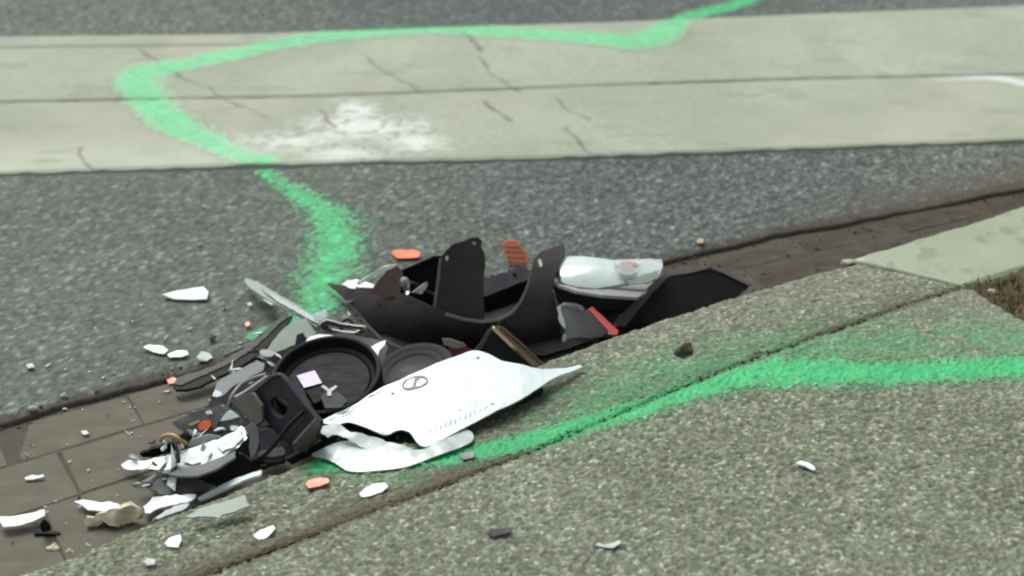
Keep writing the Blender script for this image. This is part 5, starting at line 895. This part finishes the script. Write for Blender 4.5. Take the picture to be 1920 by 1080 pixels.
ro = piece('ribbed_orange_shard', 'salmon', (0.0082, 2.8158, 0.029), (0.98633, -0.09296, 0.13605), (-0.14641, -0.87323, 0.4648), [(-0.0288,0.0201),(-0.0151,0.0267),(0.0045,0.023),(0.0101,0.0106),(0.0224,-0.0012),(0.0275,-0.0211),(0.0171,-0.028),(-0.0158,-0.0256),(-0.0219,-0.0044)], label='ribbed orange lens shard on the asphalt between the two horns', cat='shard', t=0.006)
piece('rib', 'salmon', (0.0002, 2.8214, 0.0414), (0.98633, -0.09296, 0.13605), (-0.14641, -0.87323, 0.4648), [(-0.0168,0.0006),(0.017,-0.0041),(0.0175,-0.0007),(-0.0163,0.004)], parent=ro, t=0.002, rim=0)
piece('rib', 'salmon', (0.0035, 2.8159, 0.032), (0.98633, -0.09296, 0.13605), (-0.14641, -0.87323, 0.4648), [(-0.0179,0.0007),(0.018,-0.0042),(0.0185,-0.0007),(-0.0174,0.0041)], parent=ro, t=0.002, rim=0)
piece('rib', 'salmon', (0.0067, 2.8103, 0.0226), (0.98633, -0.09296, 0.13605), (-0.14641, -0.87323, 0.4648), [(-0.0189,0.0008),(0.0192,-0.0042),(0.0196,-0.0007),(-0.0185,0.0043)], parent=ro, t=0.002, rim=0)
piece('rib', 'salmon', (0.01, 2.8048, 0.0132), (0.98633, -0.09296, 0.13605), (-0.14641, -0.87323, 0.4648), [(-0.0201,0.0009),(0.0202,-0.0042),(0.0207,-0.0008),(-0.0196,0.0044)], parent=ro, t=0.002, rim=0)
lump('black_lump', 'grime', (0.3046, 2.3495, 0.0832), (0.022, 0.013, 0.016), label='dark lump lying on the kerb right of the pile', cat='lump', seed=9, rot=0.5)
lump('white_pebble', 'stone', (0.8861, 2.5119, 0.1095), (0.009, 0.008, 0.009), label='white pebble in the grass beside the pale kerb', cat='pebble', seed=3, sub=2, rough=0.15)
lump('kerb_chip', 'stone', (0.6929, 2.8396, -0.011), (0.012, 0.01, 0.01), label='pale chip broken off the corner of the pale kerb', cat='stone chip', seed=13)
lump('pale_pebble', 'stone', (-0.7967, 2.331, 0.003), (0.007, 0.005, 0.005), label='pale pebble at the asphalt edge by the gutter left', cat='pebble', seed=5, group='pebbles along the asphalt edge')
lump('pale_pebble', 'stone', (-0.8411, 2.2908, 0.003), (0.01, 0.006, 0.005), label='flat pebble at the asphalt edge near the left frame edge', cat='pebble', seed=6, group='pebbles along the asphalt edge')
lump('pale_pebble', 'stone', (-0.6865, 1.9159, -0.011), (0.008, 0.006, 0.006), label='pebble in the bottom left corner by the kerb', cat='pebble', seed=7)
lump('pale_pebble', 'cream', (-0.7156, 1.9262, -0.011), (0.01, 0.007, 0.006), label='cream pebble in the bottom left corner on the pavers', cat='pebble', seed=8)
piece('backing_scrap', 'black', (-0.4017, 2.2459, 0.0308), (1.0, 0.0, 0.0), (0.0, -0.584, 0.81176), [(-0.0259,-0.0091),(-0.0244,0.026),(-0.0001,0.0358),(0.0264,0.0084),(0.0249,-0.0304),(-0.0007,-0.0304)], label='black piece added behind the square hole of the bracket plate to darken it', cat='scrap', t=0.003)  # added black backing, so the hole looks dark inside
tube('dark_hook', 'slate', [(-0.3121, 2.4555, 0.06), (-0.3108, 2.4608, 0.075), (-0.3022, 2.4657, 0.08), (-0.2926, 2.4646, 0.075), (-0.2962, 2.4578, 0.07)], 0.003, label='little dark hook beside the pointed horn', cat='hook')
tube('black_cable', 'black', [(-0.4312, 2.1074, 0.02), (-0.4005, 2.0929, 0.05), (-0.3664, 2.1185, 0.085), (-0.342, 2.1428, 0.1)], 0.0035, label='black cable crossing the bracket plate', cat='cable')
tube('black_cable', 'slate', [(-0.2202, 2.6163, 0.05), (-0.1934, 2.6098, 0.075), (-0.1631, 2.6052, 0.06), (-0.1322, 2.592, 0.05)], 0.003, label='dark cable curling inside the broken dark box', cat='cable')

# ------------------------------------------------------------------ loose stuff nobody could count
def ground_z(x, y):
    if y < float(edge_kerb(x)): return float(z_kerb(x)) + .008
    if y < float(edge_asphalt(x)): return -.011
    return .002
def scatter(name, label, cat, mat, spots, smin, smax, seed):
    r = random.Random(seed)
    bm = bmesh.new()
    for x, y in spots:
        z = ground_z(x, y)
        s = r.uniform(smin, smax) * r.choice((.6, .8, 1, 1.3))
        a = r.uniform(0, 6.28); e = r.uniform(.5, 1.6)
        k = r.choice((4, 5, 6))
        lo, hi = [], []
        for i in range(k):
            q = a + 6.283 * i / k + r.uniform(-.3, .3)
            dx, dy = s * e * math.cos(q) * r.uniform(.7, 1.2), s * math.sin(q) * r.uniform(.7, 1.2)
            lo.append(bm.verts.new((x + dx, y + dy, z - .001)))
            hi.append(bm.verts.new((x + dx * .8, y + dy * .8, z + s * r.uniform(.4, .9))))
        bm.faces.new(hi)
        for i in range(k):
            bm.faces.new((lo[i], lo[(i + 1) % k], hi[(i + 1) % k], hi[i]))
    bmesh.ops.recalc_face_normals(bm, faces=bm.faces)
    me = bpy.data.meshes.new(name); bm.to_mesh(me); bm.free(); me.materials.append(M[mat])
    return tag(place(bpy.data.objects.new(name, me)), label, cat, kind='stuff')
# the mass of thin splinters in and round the pile, too tangled to count
R = random.Random(31)
def line_at(a, b, f): return tuple(p * (1 - f) + q * f for p, q in zip(a, b))
def splinters(name, label, mats, spots, lo, hi):
    bm = bmesh.new()
    for x, y, z in spots:
        L = R.uniform(lo, hi); w = L * R.uniform(.10, .34); th = R.uniform(.0012, .0028)
        pts = [(-L * .5, R.uniform(-.3, .3) * w), (-L * .2, w * R.uniform(.3, .8)), (L * .25, w * R.uniform(.2, .7)), (L * .5, R.uniform(-.4, .4) * w),
               (L * .1, -w * R.uniform(.2, .6)), (-L * .3, -w * R.uniform(.2, .7))]
        a = R.uniform(0, 6.28)
        F = frame((x, y, z), (math.cos(a), math.sin(a), R.uniform(-.25, .25)), (R.gauss(0, .35), R.gauss(0, .3) - .15, 1.0))
        k = R.uniform(-1.5, 1.5) / max(L, .02)
        top = [bm.verts.new(F @ Vector((p[0], p[1], k * p[0] * p[0]))) for p in pts]
        bot = [bm.verts.new(F @ Vector((p[0], p[1], k * p[0] * p[0] - th))) for p in pts]
        m = R.randrange(len(mats))
        fs = [bm.faces.new(top[::-1]), bm.faces.new(bot)] + [bm.faces.new((top[q], top[(q + 1) % 6], bot[(q + 1) % 6], bot[q])) for q in range(6)]
        for f in fs: f.material_index = m
    bmesh.ops.recalc_face_normals(bm, faces=bm.faces)
    me = bpy.data.meshes.new(name); bm.to_mesh(me); bm.free()
    for m in mats: me.materials.append(M[m])
    return tag(place(bpy.data.objects.new(name, me)), label, 'splinters', kind='stuff')
def along_line(a, b, n, sx, sy, z0, z1, dy=0):
    out = []
    for k in range(n):
        p = line_at(a, b, R.random())
        out.append((p[0] + R.gauss(0, sx), p[1] + R.gauss(0, sy) + dy, R.uniform(z0, z1)))
    return out
splinters('plastic_splinters', 'tangle of thin black, grey and white splinters at the lower left end of the pile',
          ['slate', 'black', 'black', 'edge', 'grey', 'white', 'palegrey', 'torn', 'midgrey', 'pane'], along_line((-0.5968, 2.0659, 0.0), (-0.4253, 2.2594, 0.02), 40, .03, .033, .003, .034), .012, .05)
splinters('plastic_splinters', 'thin splinters lodged between the long trim and the round cap',
          ['slate', 'black', 'edge', 'palegrey', 'pane', 'white', 'torn'], along_line((-0.5063, 2.3581, 0.01), (-0.3222, 2.5465, 0.03), 26, .02, .03, .01, .05), .012, .045)
splinters('plastic_splinters', 'dark splinters lying behind the large torn bumper shell',
          ['slate', 'black', 'edge', 'grey', 'glass', 'black'], along_line((-0.2679, 2.6261, 0.03), (0.0515, 2.6261, 0.03), 18, .02, .04, .01, .04, .03), .015, .06)
sp = []
for k in range(60):
    x, y = R.gauss(-.52, .24), R.gauss(2.22, .22)
    if y > 1.8: sp.append((x, y, ground_z(x, y) + .004))
splinters('strewn_splinters', 'tiny pale and dark splinters strewn on the ground around the left end of the pile', ['white', 'torn', 'palegrey', 'white', 'slate', 'edge'], sp, .005, .017)
R = random.Random(5)
cx, cy = (-0.4099, 2.2721, 0.0)[0], (-0.4099, 2.2721, 0.0)[1]
spots = [(cx + R.gauss(0, .28), cy + R.gauss(0, .20)) for _ in range(170)]
scatter('clear_plastic_crumbs', 'pale plastic crumbs strewn around the left end of the pile', 'crumbs', 'palegrey', [s for s in spots if s[1] > 1.7], .0015, .0042, 11)
spots = []
for _ in range(320):
    x = R.uniform(.3, 1.25)
    f = R.betavariate(1.2, 1.2)
    if R.random() < .35: f = R.choice((R.uniform(0, .15), R.uniform(.7, 1)))
    spots.append((x, float(edge_asphalt(x)) * (1 - f) + float(edge_kerb(x)) * f))
scatter('gutter_dirt', 'dark dirt and leaf bits lying in the gutter along the right kerb', 'dirt', 'grime', spots, .0014, .0036, 12)
spots = []
for _ in range(150):
    x = R.uniform(-1.0, .4)
    spots.append((x, float(edge_asphalt(x)) + R.gauss(-.006, .012)))
scatter('edge_grit', 'loose grit along the ragged asphalt edge', 'grit', 'paver', spots, .0012, .003, 13)
spots = []
for _ in range(160):
    x = R.uniform(-.55, .85)
    spots.append((x, float(edge_groove(x)) + abs(R.gauss(0, .012)) + .002))
scatter('groove_dirt', 'brown dirt and dry bits along the groove between kerb and pavement', 'dirt', 'grime', spots, .0012, .0028, 14)
spots = [(R.uniform(-1.2, 1.3), R.uniform(2.4, 3.25)) for _ in range(420)]
scatter('road_grit', 'pale loose grit scattered on the asphalt', 'grit', 'stone', [s for s in spots if s[1] > float(edge_asphalt(s[0])) + .02 and s[1] < float(strip_near(s[0])) - .02], .0012, .003, 15)
